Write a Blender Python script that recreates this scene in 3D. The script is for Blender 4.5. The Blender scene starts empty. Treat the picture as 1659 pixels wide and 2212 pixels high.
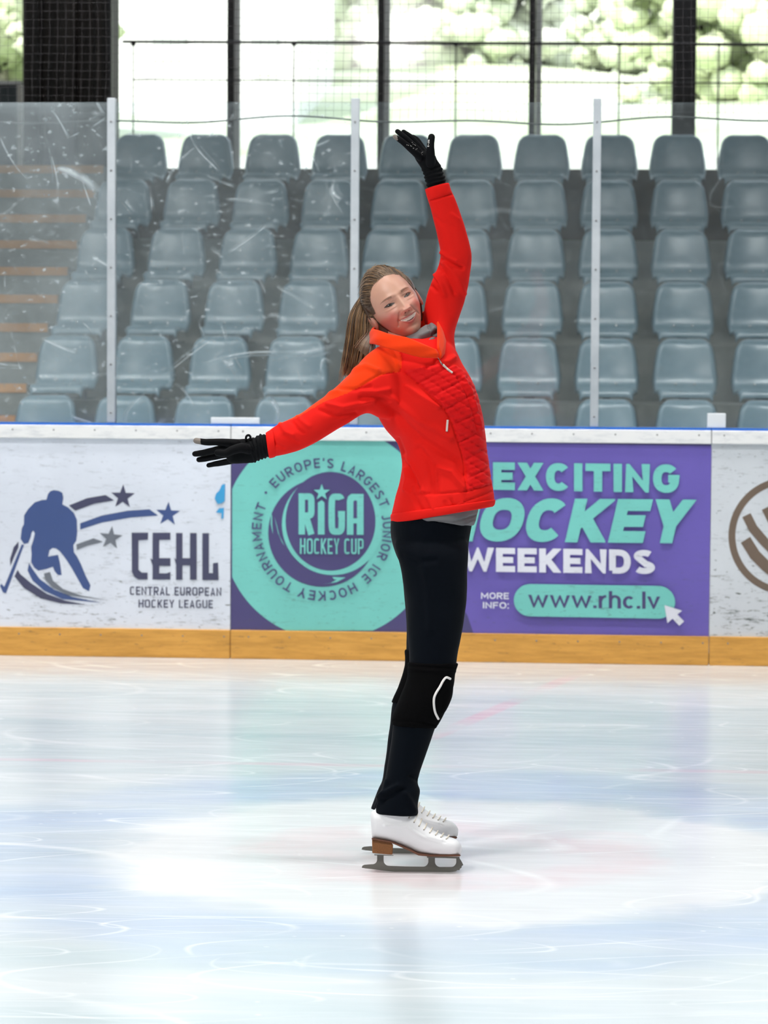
import bpy, bmesh, math, random
import numpy as np
from mathutils import Vector, Matrix
from mathutils.bvhtree import BVHTree
from mathutils.geometry import tessellate_polygon
from mathutils import noise as mnoise

random.seed(7); rng = np.random.default_rng(7)
SC = bpy.context.scene; COL = SC.collection
PI = math.pi

# ------------------------------------------------------------------ camera, light, exposure
F = 6500.0; W = 1659; H = 2212; CX = W/2; CY = H/2
HC = 1.575
YAW = math.radians(4.3); PITCH = math.atan((CY-725)/F); ROLL = math.radians(0.35)
fwd = np.array([-math.sin(YAW)*math.cos(PITCH), math.cos(YAW)*math.cos(PITCH), -math.sin(PITCH)])
r0 = np.array([math.cos(YAW), math.sin(YAW), 0.0]); u0 = np.cross(r0, fwd)
RT = math.cos(ROLL)*r0 + math.sin(ROLL)*u0; UP = -math.sin(ROLL)*r0 + math.cos(ROLL)*u0
FW = fwd; C0 = np.array([0, 0, HC])
cd = bpy.data.cameras.new('camera'); cam = bpy.data.objects.new('camera', cd); COL.objects.link(cam)
cam.matrix_world = Matrix(((RT[0], UP[0], -FW[0], C0[0]), (RT[1], UP[1], -FW[1], C0[1]), (RT[2], UP[2], -FW[2], C0[2]), (0, 0, 0, 1)))
cd.sensor_fit = 'HORIZONTAL'; cd.sensor_width = 36; cd.lens = 36*F/W
cd.clip_end = 300
cd.dof.use_dof = True; cd.dof.focus_distance = 8.9; cd.dof.aperture_fstop = 8.5
SC.camera = cam

wd = bpy.data.worlds.new('world'); SC.world = wd; wd.use_nodes = True
wd.node_tree.nodes['Background'].inputs[0].default_value = (0.86, 0.93, 1.0, 1)
wd.node_tree.nodes['Background'].inputs[1].default_value = 1.9
def sun():
    l = bpy.data.lights.new('sun', 'SUN'); l.energy = 4.6; l.angle = math.radians(3); l.color = (1, .97, .9)
    o = bpy.data.objects.new('sun', l); COL.objects.link(o); o.rotation_euler = (math.radians(42), 0, math.radians(-25))
sun()
def area(x, y, z, sx, sy, e, col=(1, .98, .95), rot=(0, 0, 0), spread=180):
    l = bpy.data.lights.new('rink_and_added_light', 'AREA'); l.shape = 'RECTANGLE'; l.size = sx; l.size_y = sy; l.energy = e; l.color = col; l.spread = math.radians(spread)
    o = bpy.data.objects.new('rink_and_added_light', l); COL.objects.link(o); o.location = (x, y, z); o.rotation_euler = rot
for x in (-6.0, -1.5, 3.0):
    for y in (2.0, 8.0, 13.5):
        area(x, y, 7.6, 2.6, .4, 92, spread=116)
for x in (-7.0, -3.0, 1.0):
    area(x, 11.8, 7.4, 2.6, .4, 62, rot=(math.radians(36), 0, 0), spread=72)  # added lamps, tilted at the stand to brighten the front seat rows
area(-3.5, 3.5, 6.2, .8, .8, 270, (1, .97, .92), (math.radians(38), 0, math.radians(-25)))  # added key light on the skater, from the upper left front
SC.view_settings.view_transform = 'Standard'; SC.view_settings.look = 'None'
SC.view_settings.exposure = 0.0; SC.view_settings.gamma = 1; SC.view_settings.use_curve_mapping = False

# ------------------------------------------------------------------ projection helpers
def U(px, py, depth):
    px = np.asarray(px, float); py = np.asarray(py, float); depth = np.asarray(depth, float)
    a = (px-CX)/F*depth; b = -(py-CY)/F*depth
    return C0 + a[..., None]*RT + b[..., None]*UP + depth[..., None]*FW
def proj(P):
    d = np.asarray(P)-C0; z = d@FW
    return CX + F*(d@RT)/z, CY - F*(d@UP)/z, z
def ray(px, py):
    return (px-CX)/F*RT - (py-CY)/F*UP + FW
def on_plane_y(px, py, Y):
    r = ray(px, py); return C0 + r*(Y/r[1])
def on_ice(px, py):
    r = ray(px, py); return C0 + r*(-HC/r[2])
D0 = float(proj(on_ice(890, 1883)[None])[2][0])

# ------------------------------------------------------------------ materials
def mat(name, col, rough=.5, metal=0, spec=.5, nodes=None, sheen=0, coat=0):
    m = bpy.data.materials.new(name); m.use_nodes = True
    nt = m.node_tree; b = nt.nodes['Principled BSDF']
    b.inputs['Base Color'].default_value = (*col, 1); b.inputs['Roughness'].default_value = rough
    b.inputs['Metallic'].default_value = metal; b.inputs['Specular IOR Level'].default_value = spec
    b.inputs['Sheen Weight'].default_value = sheen; b.inputs['Coat Weight'].default_value = coat
    if nodes: nodes(nt, b)
    return m
def N(nt, t, **kw):
    n = nt.nodes.new(t)
    for k, v in kw.items():
        if k in n.inputs: n.inputs[k].default_value = v
        else: setattr(n, k, v)
    return n
def coords(nt, scale=(1, 1, 1), rot=(0, 0, 0), kind='Object', loc=(0, 0, 0)):
    t = N(nt, 'ShaderNodeTexCoord'); m = N(nt, 'ShaderNodeMapping')
    m.inputs['Scale'].default_value = scale; m.inputs['Rotation'].default_value = rot; m.inputs['Location'].default_value = loc
    nt.links.new(t.outputs[kind], m.inputs[0]); return m.outputs[0]
def noise(nt, vec, scale, detail=4, rough=.55):
    n = N(nt, 'ShaderNodeTexNoise'); n.inputs['Scale'].default_value = scale
    n.inputs['Detail'].default_value = detail; n.inputs['Roughness'].default_value = rough
    nt.links.new(vec, n.inputs['Vector']); return n.outputs['Fac']
def ramp(nt, fac, stops):
    r = N(nt, 'ShaderNodeValToRGB'); e = r.color_ramp.elements
    while len(e) < len(stops): e.new(.5)
    for el, (p, c) in zip(e, stops):
        el.position = p; el.color = (*c, 1) if len(c) == 3 else c
    nt.links.new(fac, r.inputs[0]); return r.outputs[0]
def g3(v): return (v, v, v)
def mix(nt, fac, a, b, mode='MIX'):
    m = N(nt, 'ShaderNodeMix', data_type='RGBA', blend_type=mode)
    for s, v in ((m.inputs[0], fac), (m.inputs[6], a), (m.inputs[7], b)):
        if isinstance(v, (int, float)): s.default_value = v
        elif isinstance(v, tuple): s.default_value = (*v, 1)
        else: nt.links.new(v, s)
    return m.outputs[2]
def bump(nt, b, h, strength=.3, dist=.01):
    n = N(nt, 'ShaderNodeBump'); n.inputs['Strength'].default_value = strength; n.inputs['Distance'].default_value = dist
    nt.links.new(h, n.inputs['Height']); nt.links.new(n.outputs[0], b.inputs['Normal'])
def weave(scale=900, st=.25, dist=.001):
    def f(nt, b):
        bump(nt, b, noise(nt, coords(nt), scale, 2), st, dist)
    return f

# ------------------------------------------------------------------ object helpers
def setp(o, label=None, cat=None, group=None, kind=None):
    if label: o['label'] = label
    if cat: o['category'] = cat
    if group: o['group'] = group
    if kind: o['kind'] = kind
    return o
def mesh_obj(name, V, Fc, mats, parent=None, smooth=False, loc=None, midx=None):
    me = bpy.data.meshes.new(name)
    V = np.asarray(V, float)
    if loc is not None: V = V-np.asarray(loc)
    me.from_pydata(V.tolist(), [], [list(map(int, f)) for f in Fc]); me.update()
    if not isinstance(mats, (list, tuple)): mats = [mats]
    for m in mats: me.materials.append(m)
    if midx is not None: me.polygons.foreach_set('material_index', np.asarray(midx, np.int32))
    if smooth: me.polygons.foreach_set('use_smooth', np.ones(len(me.polygons), bool))
    o = bpy.data.objects.new(name, me); COL.objects.link(o)
    if loc is not None: o.location = Vector(loc)
    if parent is not None:
        o.parent = parent
        if loc is None: o.matrix_parent_inverse = Matrix.Translation(-Vector(parent.location))
        else: o.location = Vector(loc)-Vector(parent.location)
    return o
def empty(name, loc, label=None, cat=None, group=None):
    o = bpy.data.objects.new(name, None); COL.objects.link(o); o.location = loc; o.empty_display_size = .1
    return setp(o, label, cat, group)
class MB:
    def __init__(s): s.V = []; s.F = []; s.M = []
    def add(s, V, Fc, m=0):
        o = len(s.V); s.V += [tuple(map(float, v)) for v in V]
        for f in Fc: s.F.append([i+o for i in f]); s.M.append(m)
        return s
    def box(s, x0, x1, y0, y1, z0, z1, m=0):
        V = [(x, y, z) for x in (x0, x1) for y in (y0, y1) for z in (z0, z1)]
        return s.add(V, [(0, 1, 3, 2), (4, 6, 7, 5), (0, 4, 5, 1), (2, 3, 7, 6), (0, 2, 6, 4), (1, 5, 7, 3)], m)
    def tube(s, P, R, n=8, cap=True, m=0, round_=False):
        P = np.asarray(P, float)
        R = np.full(len(P), R) if np.isscalar(R) else np.asarray(R, float)
        if round_:
            a, b = P[0]-P[1], P[-1]-P[-2]; a /= np.linalg.norm(a); b /= np.linalg.norm(b)
            p0 = [P[0]+a*R[0]*k for k in (.98, .8, .45)]; q0 = [R[0]*k for k in (.2, .6, .89)]
            p1 = [P[-1]+b*R[-1]*k for k in (.45, .8, .98)]; q1 = [R[-1]*k for k in (.89, .6, .2)]
            P = np.vstack([p0, P, p1]); R = np.concatenate([q0, R, q1])
        T = np.gradient(P, axis=0); T /= np.linalg.norm(T, axis=1)[:, None]+1e-12
        ref = np.array([0, 0, 1.0]) if abs(T[0][2]) < .9 else np.array([1.0, 0, 0])
        A = np.cross(T[0], ref); A /= np.linalg.norm(A); V = []
        for i in range(len(P)):
            A = A-T[i]*(A@T[i]); A /= np.linalg.norm(A)+1e-12; B = np.cross(T[i], A)
            for k in range(n):
                t = 2*PI*k/n; V.append(P[i]+R[i]*(math.cos(t)*A+math.sin(t)*B))
        Fc = [(i*n+k, i*n+(k+1) % n, (i+1)*n+(k+1) % n, (i+1)*n+k) for i in range(len(P)-1) for k in range(n)]
        if cap: Fc += [tuple(range(n))[::-1], tuple((len(P)-1)*n+k for k in range(n))]
        return s.add(V, Fc, m)
    def ball(s, c, r, n=12, m=0, sc=(1, 1, 1)):
        V = []; Fc = []
        for i in range(n//2+1):
            a = PI*i/(n//2)
            for k in range(n):
                t = 2*PI*k/n
                V.append((c[0]+r*sc[0]*math.sin(a)*math.cos(t), c[1]+r*sc[1]*math.sin(a)*math.sin(t), c[2]+r*sc[2]*math.cos(a)))
        for i in range(n//2):
            for k in range(n): Fc.append((i*n+k, (i+1)*n+k, (i+1)*n+(k+1) % n, i*n+(k+1) % n))
        return s.add(V, Fc, m)
    def obj(s, name, mats, parent=None, smooth=False, loc=None):
        return mesh_obj(name, s.V, s.F, mats, parent, smooth, loc, s.M)
def finish(o, bevel=0, segs=2, weld=False, tri=False):
    bm = bmesh.new(); bm.from_mesh(o.data)
    if weld: bmesh.ops.remove_doubles(bm, verts=bm.verts, dist=1e-5)
    bmesh.ops.recalc_face_normals(bm, faces=bm.faces)
    if bevel:
        bmesh.ops.bevel(bm, geom=[e for e in bm.edges if e.is_manifold and e.calc_face_angle(0) > .6], offset=bevel, segments=segs, affect='EDGES', profile=.6)
    if tri: bmesh.ops.triangulate(bm, faces=bm.faces)
    bm.to_mesh(o.data); bm.free(); return o
def remesh(mb, voxel, smooth=4):
    me = bpy.data.meshes.new('tmp'); me.from_pydata(mb.V, [], mb.F); me.update()
    bm = bmesh.new(); bm.from_mesh(me); bmesh.ops.remove_doubles(bm, verts=bm.verts, dist=1e-6); bmesh.ops.recalc_face_normals(bm, faces=bm.faces); bm.to_mesh(me); bm.free()
    o = bpy.data.objects.new('tmp', me); COL.objects.link(o)
    r = o.modifiers.new('r', 'REMESH'); r.mode = 'VOXEL'; r.voxel_size = voxel
    if smooth:
        s = o.modifiers.new('s', 'SMOOTH'); s.factor = .5; s.iterations = smooth
    dg = bpy.context.evaluated_depsgraph_get(); dg.update()
    me2 = bpy.data.meshes.new_from_object(o.evaluated_get(dg))
    V = np.zeros(len(me2.vertices)*3); me2.vertices.foreach_get('co', V); V = V.reshape(-1, 3)
    Fc = [tuple(p.vertices) for p in me2.polygons]
    Nn = np.zeros(len(me2.vertices)*3); me2.vertices.foreach_get('normal', Nn); Nn = Nn.reshape(-1, 3)
    bpy.data.objects.remove(o)
    return V, Fc, Nn
def smoothstep(a, b, x):
    t = np.clip((x-a)/(b-a), 0, 1); return t*t*(3-2*t)
def catmull(P, n):
    P = np.asarray(P, float); out = []
    Q = np.vstack([2*P[0]-P[1], P, 2*P[-1]-P[-2]])
    for i in range(1, len(Q)-2):
        for k in range(n):
            t = k/n
            out.append(.5*((2*Q[i])+(-Q[i-1]+Q[i+1])*t+(2*Q[i-1]-5*Q[i]+4*Q[i+1]-Q[i+2])*t*t+(-Q[i-1]+3*Q[i]-3*Q[i+1]+Q[i+2])*t**3))
    out.append(Q[-2]); return np.array(out)
def loft(mb, rings, n=40, sub=4, e=2.2, m=0):
    """rings: (Lx,Ly,Rx,Ry,half depth,depth offset) - two outline points and a thickness"""
    Rg = catmull(np.array(rings, float), sub); V = []
    for (lx, ly, rx, ry, t, dc) in Rg:
        L = U(lx, ly, D0+dc); R_ = U(rx, ry, D0+dc); c = (L+R_)/2; a = (R_-L)/2
        for k in range(n):
            th = 2*PI*k/n; cs, sn = math.cos(th), math.sin(th)
            V.append(c + a*math.copysign(abs(cs)**(2/e), cs) + FW*t*math.copysign(abs(sn)**(2/e), sn))
    q = len(Rg)
    Fc = [(i*n+k, i*n+(k+1) % n, (i+1)*n+(k+1) % n, (i+1)*n+k) for i in range(q-1) for k in range(n)]
    Fc += [tuple(range(n))[::-1], tuple((q-1)*n+k for k in range(n))]
    return mb.add(V, Fc, m)
def tess(P2d):
    return tessellate_polygon([[Vector((p[0], p[1], 0)) for p in P2d]])
def px3(pts): return np.array([U(x, y, D0+d) for x, y, d in pts])
def seg_dist(px, py, poly):
    best = np.full(px.shape, 1e9)
    for (x0, y0), (x1, y1) in zip(poly[:-1], poly[1:]):
        dx, dy = x1-x0, y1-y0; t = np.clip(((px-x0)*dx+(py-y0)*dy)/(dx*dx+dy*dy+1e-9), 0, 1)
        best = np.minimum(best, np.hypot(px-x0-t*dx, py-y0-t*dy))
    return best
def inpoly(px, py, poly):
    r = np.zeros(px.shape, bool); n = len(poly)
    for i in range(n):
        x0, y0 = poly[i]; x1, y1 = poly[(i+1) % n]
        c = ((y0 > py) != (y1 > py)) & (px < (x1-x0)*(py-y0)/((y1-y0)+1e-12)+x0); r ^= c
    return r
def bvh_of(o):
    dg = bpy.context.evaluated_depsgraph_get(); dg.update()
    me = o.data; mw = o.matrix_world if o.parent is None else (o.parent.matrix_world @ o.matrix_parent_inverse @ o.matrix_basis)
    return BVHTree.FromPolygons([mw @ v.co for v in me.vertices], [tuple(p.vertices) for p in me.polygons])
def hit(bv, px, py, lift=.001):
    r = Vector(ray(px, py)).normalized(); h = bv.ray_cast(Vector(C0), r)
    return None if h[0] is None else np.array(h[0]-r*lift)
def hits(bv, pts, lift=.001):
    out = []; last = None
    for p in pts:
        h = hit(bv, p[0], p[1], lift)
        if h is None:
            if last is None: continue
            h = U(p[0], p[1], proj(last[None])[2][0])
        out.append(h); last = h
    return np.array(out)

# ------------------------------------------------------------------ stroke lettering
def arc(cx, cy, rx, ry, a0, a1, n=12):
    return [(cx+rx*math.cos(math.radians(a0+(a1-a0)*i/n)), cy+ry*math.sin(math.radians(a0+(a1-a0)*i/n))) for i in range(n+1)]
def sq(cx, cy, rx, ry, a0, a1, e, n=16):
    o = []
    for i in range(n+1):
        a = math.radians(a0+(a1-a0)*i/n); c, s = math.cos(a), math.sin(a)
        o.append((cx+rx*math.copysign(abs(c)**(2/e), c), cy+ry*math.copysign(abs(s)**(2/e), s)))
    return o
def glyph(ch, w, s, e=2.3):
    """strokes in a box w wide and 1 high, stroke weight s; returns list of (points, closed)"""
    l, r, b, t, m = s/2, w-s/2, s/2, 1-s/2, .5; cx = w/2; rx = (r-l)/2; ry = (t-b)/2
    G = {
     'A': [([(l*.9, 0), (cx, t*1.0), (w-l*.9, 0)], 0), ([(w*.22, .27), (w*.78, .27)], 0)],
     'B': [([(l, 0), (l, 1)], 0), ([(l, t), (cx, t)]+sq(cx, .76, rx, t-.76, 90, -90, e)+[(l, m)], 0), ([(l, m), (cx, m)]+sq(cx, .27, rx, .27-b, 90, -90, e)+[(l, b)], 0)],
     'C': [(sq(cx, m, rx, ry, 42, 318, e, 24), 0)],
     'D': [([(l, b), (l, t), (w*.45, t)]+sq(w*.45, m, r-w*.45, ry, 90, -90, e)+[(l, b)], 0)],
     'E': [([(w, t), (l, t), (l, b), (w, b)], 0), ([(l, m), (w*.9, m)], 0)],
     'F': [([(w, t), (l, t), (l, 0)], 0), ([(l, m), (w*.9, m)], 0)],
     'G': [(sq(cx, m, rx, ry, 42, 340, e, 24)+[(r, .5), (w*.58, .5)], 0)],
     'H': [([(l, 0), (l, 1)], 0), ([(r, 0), (r, 1)], 0), ([(l, m), (r, m)], 0)],
     'I': [([(cx, 0), (cx, 1)], 0)],
     'J': [([(r, 1), (r, .3)]+sq(cx, .3, rx, .3-b, 0, -150, e), 0)],
     'K': [([(l, 0), (l, 1)], 0), ([(r*1.0, 1), (l, .36)], 0), ([(w*.36, .56), (r, 0)], 0)],
     'L': [([(l, 1), (l, b), (w, b)], 0)],
     'M': [([(l, 0), (l, t), (cx, .3), (r, t), (r, 0)], 0)],
     'N': [([(l, 0), (l, t*.98), (r, b*1.02), (r, 1)], 0)],
     'O': [(sq(cx, m, rx, ry, 0, 360, e, 32)[:-1], 1)],
     'P': [([(l, 0), (l, t), (cx, t)]+sq(cx, .67, rx, t-.67, 90, -90, e)+[(l, .67-(t-.67))], 0)],
     'R': [([(l, 0), (l, t), (cx, t)]+sq(cx, .69, rx, t-.69, 90, -90, e)+[(l, .69-(t-.69))], 0), ([(cx, .4), (r, 0)], 0)],
     'S': [(sq(cx, .74, rx*.92, t-.74, 35, 200, 2)+sq(cx, .27, rx, .27-b, 75, -150, 2), 0)],
     'T': [([(0, t), (w, t)], 0), ([(cx, t), (cx, 0)], 0)],
     'U': [([(l, 1), (l, .35)]+sq(cx, .35, rx, .35-b, 180, 360, e)+[(r, 1)], 0)],
     'V': [([(l*.8, 1), (cx, b), (w-l*.8, 1)], 0)],
     'W': [([(l*.8, 1), (w*.28, b), (cx, .8), (w*.72, b), (w-l*.8, 1)], 0)],
     'X': [([(l, 0), (r, 1)], 0), ([(l, 1), (r, 0)], 0)],
     'Y': [([(l, 1), (cx, .42), (r, 1)], 0), ([(cx, .45), (cx, 0)], 0)],
     "'": [([(cx, 1), (cx, .7)], 0)],
     ':': [([(cx, 0), (cx, s)], 0), ([(cx, .62), (cx, .62+s)], 0)],
     '.': [([(cx, 0), (cx, s*1.1)], 0)],
     'w': [([(l*.8, .74), (w*.28, b), (cx, .66), (w*.72, b), (w-l*.8, .74)], 0)],
     'r': [([(l, 0), (l, .74)], 0), (sq(w*.95, .36, w*.95-l, .38-b*.3, 165, 92, 2), 0)],
     'h': [([(l, 0), (l, 1.03)], 0), (sq(cx, .42, rx, .32-b*.4, 180, 0, e)+[(r, 0)], 0)],
     'c': [(sq(cx, .37, rx, .37-b, 45, 315, 2, 18), 0)],
     'l': [([(cx, 0), (cx, 1.03)], 0)],
     'v': [([(l*.8, .74), (cx, b), (w-l*.8, .74)], 0)],
     '-': [([(0, .5), (w, .5)], 0)],
    }
    return G.get(ch, [])
def stroke(pts, s, closed):
    P = np.array(pts, float); keep = [0]
    for i in range(1, len(P)):
        if np.hypot(*(P[i]-P[keep[-1]])) > 1e-4: keep.append(i)
    P = P[keep]; n = len(P); L = []; R = []
    for i in range(n):
        a = P[i]-P[i-1] if (i > 0 or closed) else P[1]-P[0]
        b = P[(i+1) % n]-P[i] if (i < n-1 or closed) else P[-1]-P[-2]
        a = a/(np.hypot(*a)+1e-12); b = b/(np.hypot(*b)+1e-12)
        na = np.array([-a[1], a[0]]); nb = np.array([-b[1], b[0]]); mm = na+nb; q = mm@mm
        mv = mm/q*2 if q > 1e-6 else na
        k = np.hypot(*mv)
        if k > 2.2: mv = mv/k*2.2
        L.append(P[i]+mv*s/2); R.append(P[i]-mv*s/2)
    V = []
    for p, q in zip(L, R): V += [p, q]
    Fc = [(2*i, 2*i+1, 2*i+3, 2*i+2) for i in range(n-1)]
    if closed: Fc.append((2*n-2, 2*n-1, 1, 0))
    return V, Fc
def clip(P, x0, x1, y0, y1):
    def cl(P, inside, inter):
        o = []
        for i in range(len(P)):
            a, b = P[i-1], P[i]
            if inside(b):
                if not inside(a): o.append(inter(a, b))
                o.append(b)
            elif inside(a): o.append(inter(a, b))
        return o
    def ix(x): return lambda a, b: (x, a[1]+(b[1]-a[1])*(x-a[0])/(b[0]-a[0]+1e-12))
    def iy(y): return lambda a, b: (a[0]+(b[0]-a[0])*(y-a[1])/(b[1]-a[1]+1e-12), y)
    P = cl(P, lambda p: p[0] >= x0, ix(x0)); P = cl(P, lambda p: p[0] <= x1, ix(x1)); P = cl(P, lambda p: p[1] >= y0, iy(y0)); return cl(P, lambda p: p[1] <= y1, iy(y1))
WID = {'I': .34, "'": .3, '.': .34, ':': .34, 'l': .34, 'M': 1.25, 'W': 1.45, 'w': 1.3, 'E': .88, 'F': .85, 'L': .82, 'r': .55, 'c': .8, 'v': .82, 'h': .8, ' ': .4, 'J': .75, 'G': 1.05, 'O': 1.08}
def lettering(text, weight, aspect=.75, gap=.12, e=2.3, slim_i=True):
    """flat letters on a line: list of (x offset, verts, faces) and total width (height 1)"""
    x = 0; out = []
    for ch in text:
        w = WID.get(ch, 1)*aspect
        if ch in "I'.:l": w = max(weight, .12)*1.0
        if ch == ' ': x += aspect*.45+gap; continue
        top = .74 if ch in 'wv' else 1.03 if ch.islower() else 1.0
        for pts, cl in glyph(ch, w, weight, e):
            pts = [tuple(p) for p in pts]
            if not cl and ch in 'AKMNRVWXYwv':      # run slanted ends past the line, then trim them flat
                for i0, i1 in ((0, 1), (-1, -2)):
                    p, q = np.array(pts[i0]), np.array(pts[i1]); d = p-q
                    if abs(d[0]) > 1e-3 and (p[1] < .01 or p[1] > top-.01): d = d/np.hypot(*d)*weight; pts[i0] = tuple(p+d)
            V, Fc = stroke(pts, weight, cl); VV = []; FF = []
            for f in Fc:
                P = clip([tuple(V[i]) for i in f], -.01, w+.01, 0, top)
                if len(P) >= 3: FF.append(list(range(len(VV), len(VV)+len(P)))); VV += P
            if FF: out.append((x, VV, FF))
        x += w+gap
    return out, x-gap

# ================================================================== SETTING
YB = 14.5
def icem(nt, b):
    v = coords(nt, (1, 1, 1)); L = nt.links
    def circ(cx, cy):
        m = N(nt, 'ShaderNodeVectorMath', operation='DISTANCE'); m.inputs[1].default_value = (cx, cy, 0)
        n = noise(nt, v, 2.2, 3); a = N(nt, 'ShaderNodeMath', operation='MULTIPLY_ADD'); a.inputs[1].default_value = .5; a.inputs[2].default_value = -.25
        L.new(n, a.inputs[0]); L.new(v, m.inputs[0])
        s = N(nt, 'ShaderNodeMath', operation='ADD'); L.new(m.outputs['Value'], s.inputs[0]); L.new(a.outputs[0], s.inputs[1]); return s.outputs[0]
    cc = on_ice(985, 1843)
    d = circ(cc[0], cc[1])
    col = ramp(nt, noise(nt, coords(nt, (.5, 2.0, 1)), 1.3, 5), [(.3, (.50, .585, .63)), (.62, (.63, .68, .715))])
    ring = ramp(nt, d, [(0, g3(0)), (.34, g3(0)), (.385, g3(.9)), (.5, g3(.8)), (.56, g3(0))])
    dd = N(nt, 'ShaderNodeMath', operation='MULTIPLY'); dd.inputs[1].default_value = .33; L.new(d, dd.inputs[0])
    ring = ramp(nt, dd.outputs[0], [(0, g3(0)), (.33, g3(0)), (.40, g3(1)), (.53, g3(.85)), (.60, g3(0))])
    ringn = mix(nt, 1, ring, ramp(nt, noise(nt, coords(nt, (.7, 1.6, 1)), 1.6, 4), [(.35, g3(.35)), (.65, g3(1))]), 'MULTIPLY')
    inner = ramp(nt, dd.outputs[0], [(0, g3(1)), (.33, g3(1)), (.38, g3(0))])
    col = mix(nt, inner, col, (.72, .745, .77))
    rf = N(nt, 'ShaderNodeMath', operation='MULTIPLY'); rf.inputs[1].default_value = .62; L.new(ringn, rf.inputs[0])
    col = mix(nt, rf.outputs[0], col, (.36, .47, .70))
    pk = ramp(nt, dd.outputs[0], [(0, g3(.25)), (.08, g3(.35)), (.13, g3(1)), (.19, g3(.9)), (.23, g3(0))])
    pf = N(nt, 'ShaderNodeMath', operation='MULTIPLY'); pf.inputs[1].default_value = .30; L.new(pk, pf.inputs[0])
    pn = mix(nt, 1, pf.outputs[0], ramp(nt, noise(nt, coords(nt, (1, 1.5, 1)), 2.5, 3), [(.3, g3(.2)), (.6, g3(1))]), 'MULTIPLY')
    col = mix(nt, pn, col, (.80, .42, .46))
    # faint painted red lines under the ice
    def line(p, q, wd_, amt, ymin=None):
        nonlocal col
        a = on_ice(*p); c = on_ice(*q); dx, dy = c[0]-a[0], c[1]-a[1]; ln = math.hypot(dx, dy); nx, ny = -dy/ln, dx/ln
        m = N(nt, 'ShaderNodeVectorMath', operation='DOT_PRODUCT'); m.inputs[1].default_value = (nx, ny, 0); L.new(v, m.inputs[0])
        s = N(nt, 'ShaderNodeMath', operation='SUBTRACT'); s.inputs[1].default_value = nx*a[0]+ny*a[1]; L.new(m.outputs['Value'], s.inputs[0])
        ab = N(nt, 'ShaderNodeMath', operation='ABSOLUTE'); L.new(s.outputs[0], ab.inputs[0])
        f = ramp(nt, ab.outputs[0], [(0, g3(amt)), (wd_*.6, g3(amt)), (wd_, g3(0))])
        f = mix(nt, 1, f, ramp(nt, noise(nt, coords(nt, (1, 1, 1)), 1.8, 3), [(.38, g3(.1)), (.6, g3(1))]), 'MULTIPLY')
        if ymin is not None:
            sy = N(nt, 'ShaderNodeSeparateXYZ'); L.new(v, sy.inputs[0]); mr = N(nt, 'ShaderNodeMapRange'); mr.inputs[1].default_value = ymin; mr.inputs[2].default_value = ymin+.7; L.new(sy.outputs[1], mr.inputs[0]); f = mix(nt, 1, f, mr.outputs[0], 'MULTIPLY')
        col = mix(nt, f, col, (.80, .40, .50))
    line((940, 1590), (1260, 1450), .05, .45, on_ice(830, 1650)[1])
    line((0, 1640), (1659, 1668), .045, .30)
    # grey-beige strip along the boards
    sp = N(nt, 'ShaderNodeSeparateXYZ'); L.new(v, sp.inputs[0])
    yn = N(nt, 'ShaderNodeMath', operation='MULTIPLY_ADD'); yn.inputs[1].default_value = .4; L.new(noise(nt, coords(nt, (.3, 1, 1)), 2, 3), yn.inputs[0]); L.new(sp.outputs[1], yn.inputs[2])
    ys = N(nt, 'ShaderNodeMapRange'); ys.inputs[1].default_value = YB-.85; ys.inputs[2].default_value = YB-.3; L.new(yn.outputs[0], ys.inputs[0])
    ysf = N(nt, 'ShaderNodeMath', operation='MULTIPLY'); ysf.inputs[1].default_value = .85; L.new(ys.outputs[0], ysf.inputs[0])
    col = mix(nt, ysf.outputs[0], col, (.52, .505, .49))
    # skate cuts: thin curved lines, snow crumbs
    tot = None
    for sc, rot, th in ((1.1, .1, .0035), (1.7, 1.3, .003), (.7, 2.2, .004), (2.3, .6, .003), (3.1, -.3, .0028), (1.3, -.9, .003)):
        vv = coords(nt, (.35, 1.2, 1), (0, 0, rot), loc=(sc*3, rot*5, 0))
        nn = noise(nt, vv, sc*.6, 0.0, .3)
        ab = N(nt, 'ShaderNodeMath', operation='PINGPONG'); ab.inputs[1].default_value = .05; L.new(nn, ab.inputs[0])
        f = ramp(nt, ab.outputs[0], [(0, g3(.75)), (th*.2, g3(.5)), (th*.45, g3(0))])
        brk = ramp(nt, noise(nt, coords(nt, (.6, 1, 1), loc=(rot*9, 0, 0)), 1.6, 3), [(.48, g3(0)), (.62, g3(1))])
        f = mix(nt, 1, f, brk, 'MULTIPLY')
        tot = f if tot is None else mix(nt, 1, tot, f, 'ADD')
    st = ramp(nt, noise(nt, coords(nt, (1.2, 30, 1), (0, 0, .02)), 2.0, 4, .7), [(.57, g3(0)), (.70, g3(.75))])
    sf = ramp(nt, noise(nt, coords(nt, (1.2, 26, 1), (0, 0, -.25), loc=(4, 2, 0)), 1.6, 4, .7), [(.60, g3(0)), (.72, g3(.6))])
    far = N(nt, 'ShaderNodeMapRange'); far.inputs[1].default_value = 8.6; far.inputs[2].default_value = 11; L.new(sp.outputs[1], far.inputs[0])
    stt = mix(nt, 1, mix(nt, 1, st, sf, 'ADD'), far.outputs[0], 'MULTIPLY')
    tot = mix(nt, 1, tot, stt, 'ADD')
    vo = N(nt, 'ShaderNodeTexVoronoi'); vo.inputs['Scale'].default_value = 9; L.new(coords(nt, (1, 1.4, 1)), vo.inputs['Vector'])
    cr = ramp(nt, vo.outputs['Distance'], [(0, g3(1)), (.05, g3(.8)), (.09, g3(0))])
    cr = mix(nt, 1, cr, ramp(nt, noise(nt, coords(nt), 1.7, 4), [(.5, g3(0)), (.6, g3(1))]), 'MULTIPLY')
    tot = mix(nt, 1, tot, cr, 'ADD')
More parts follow.
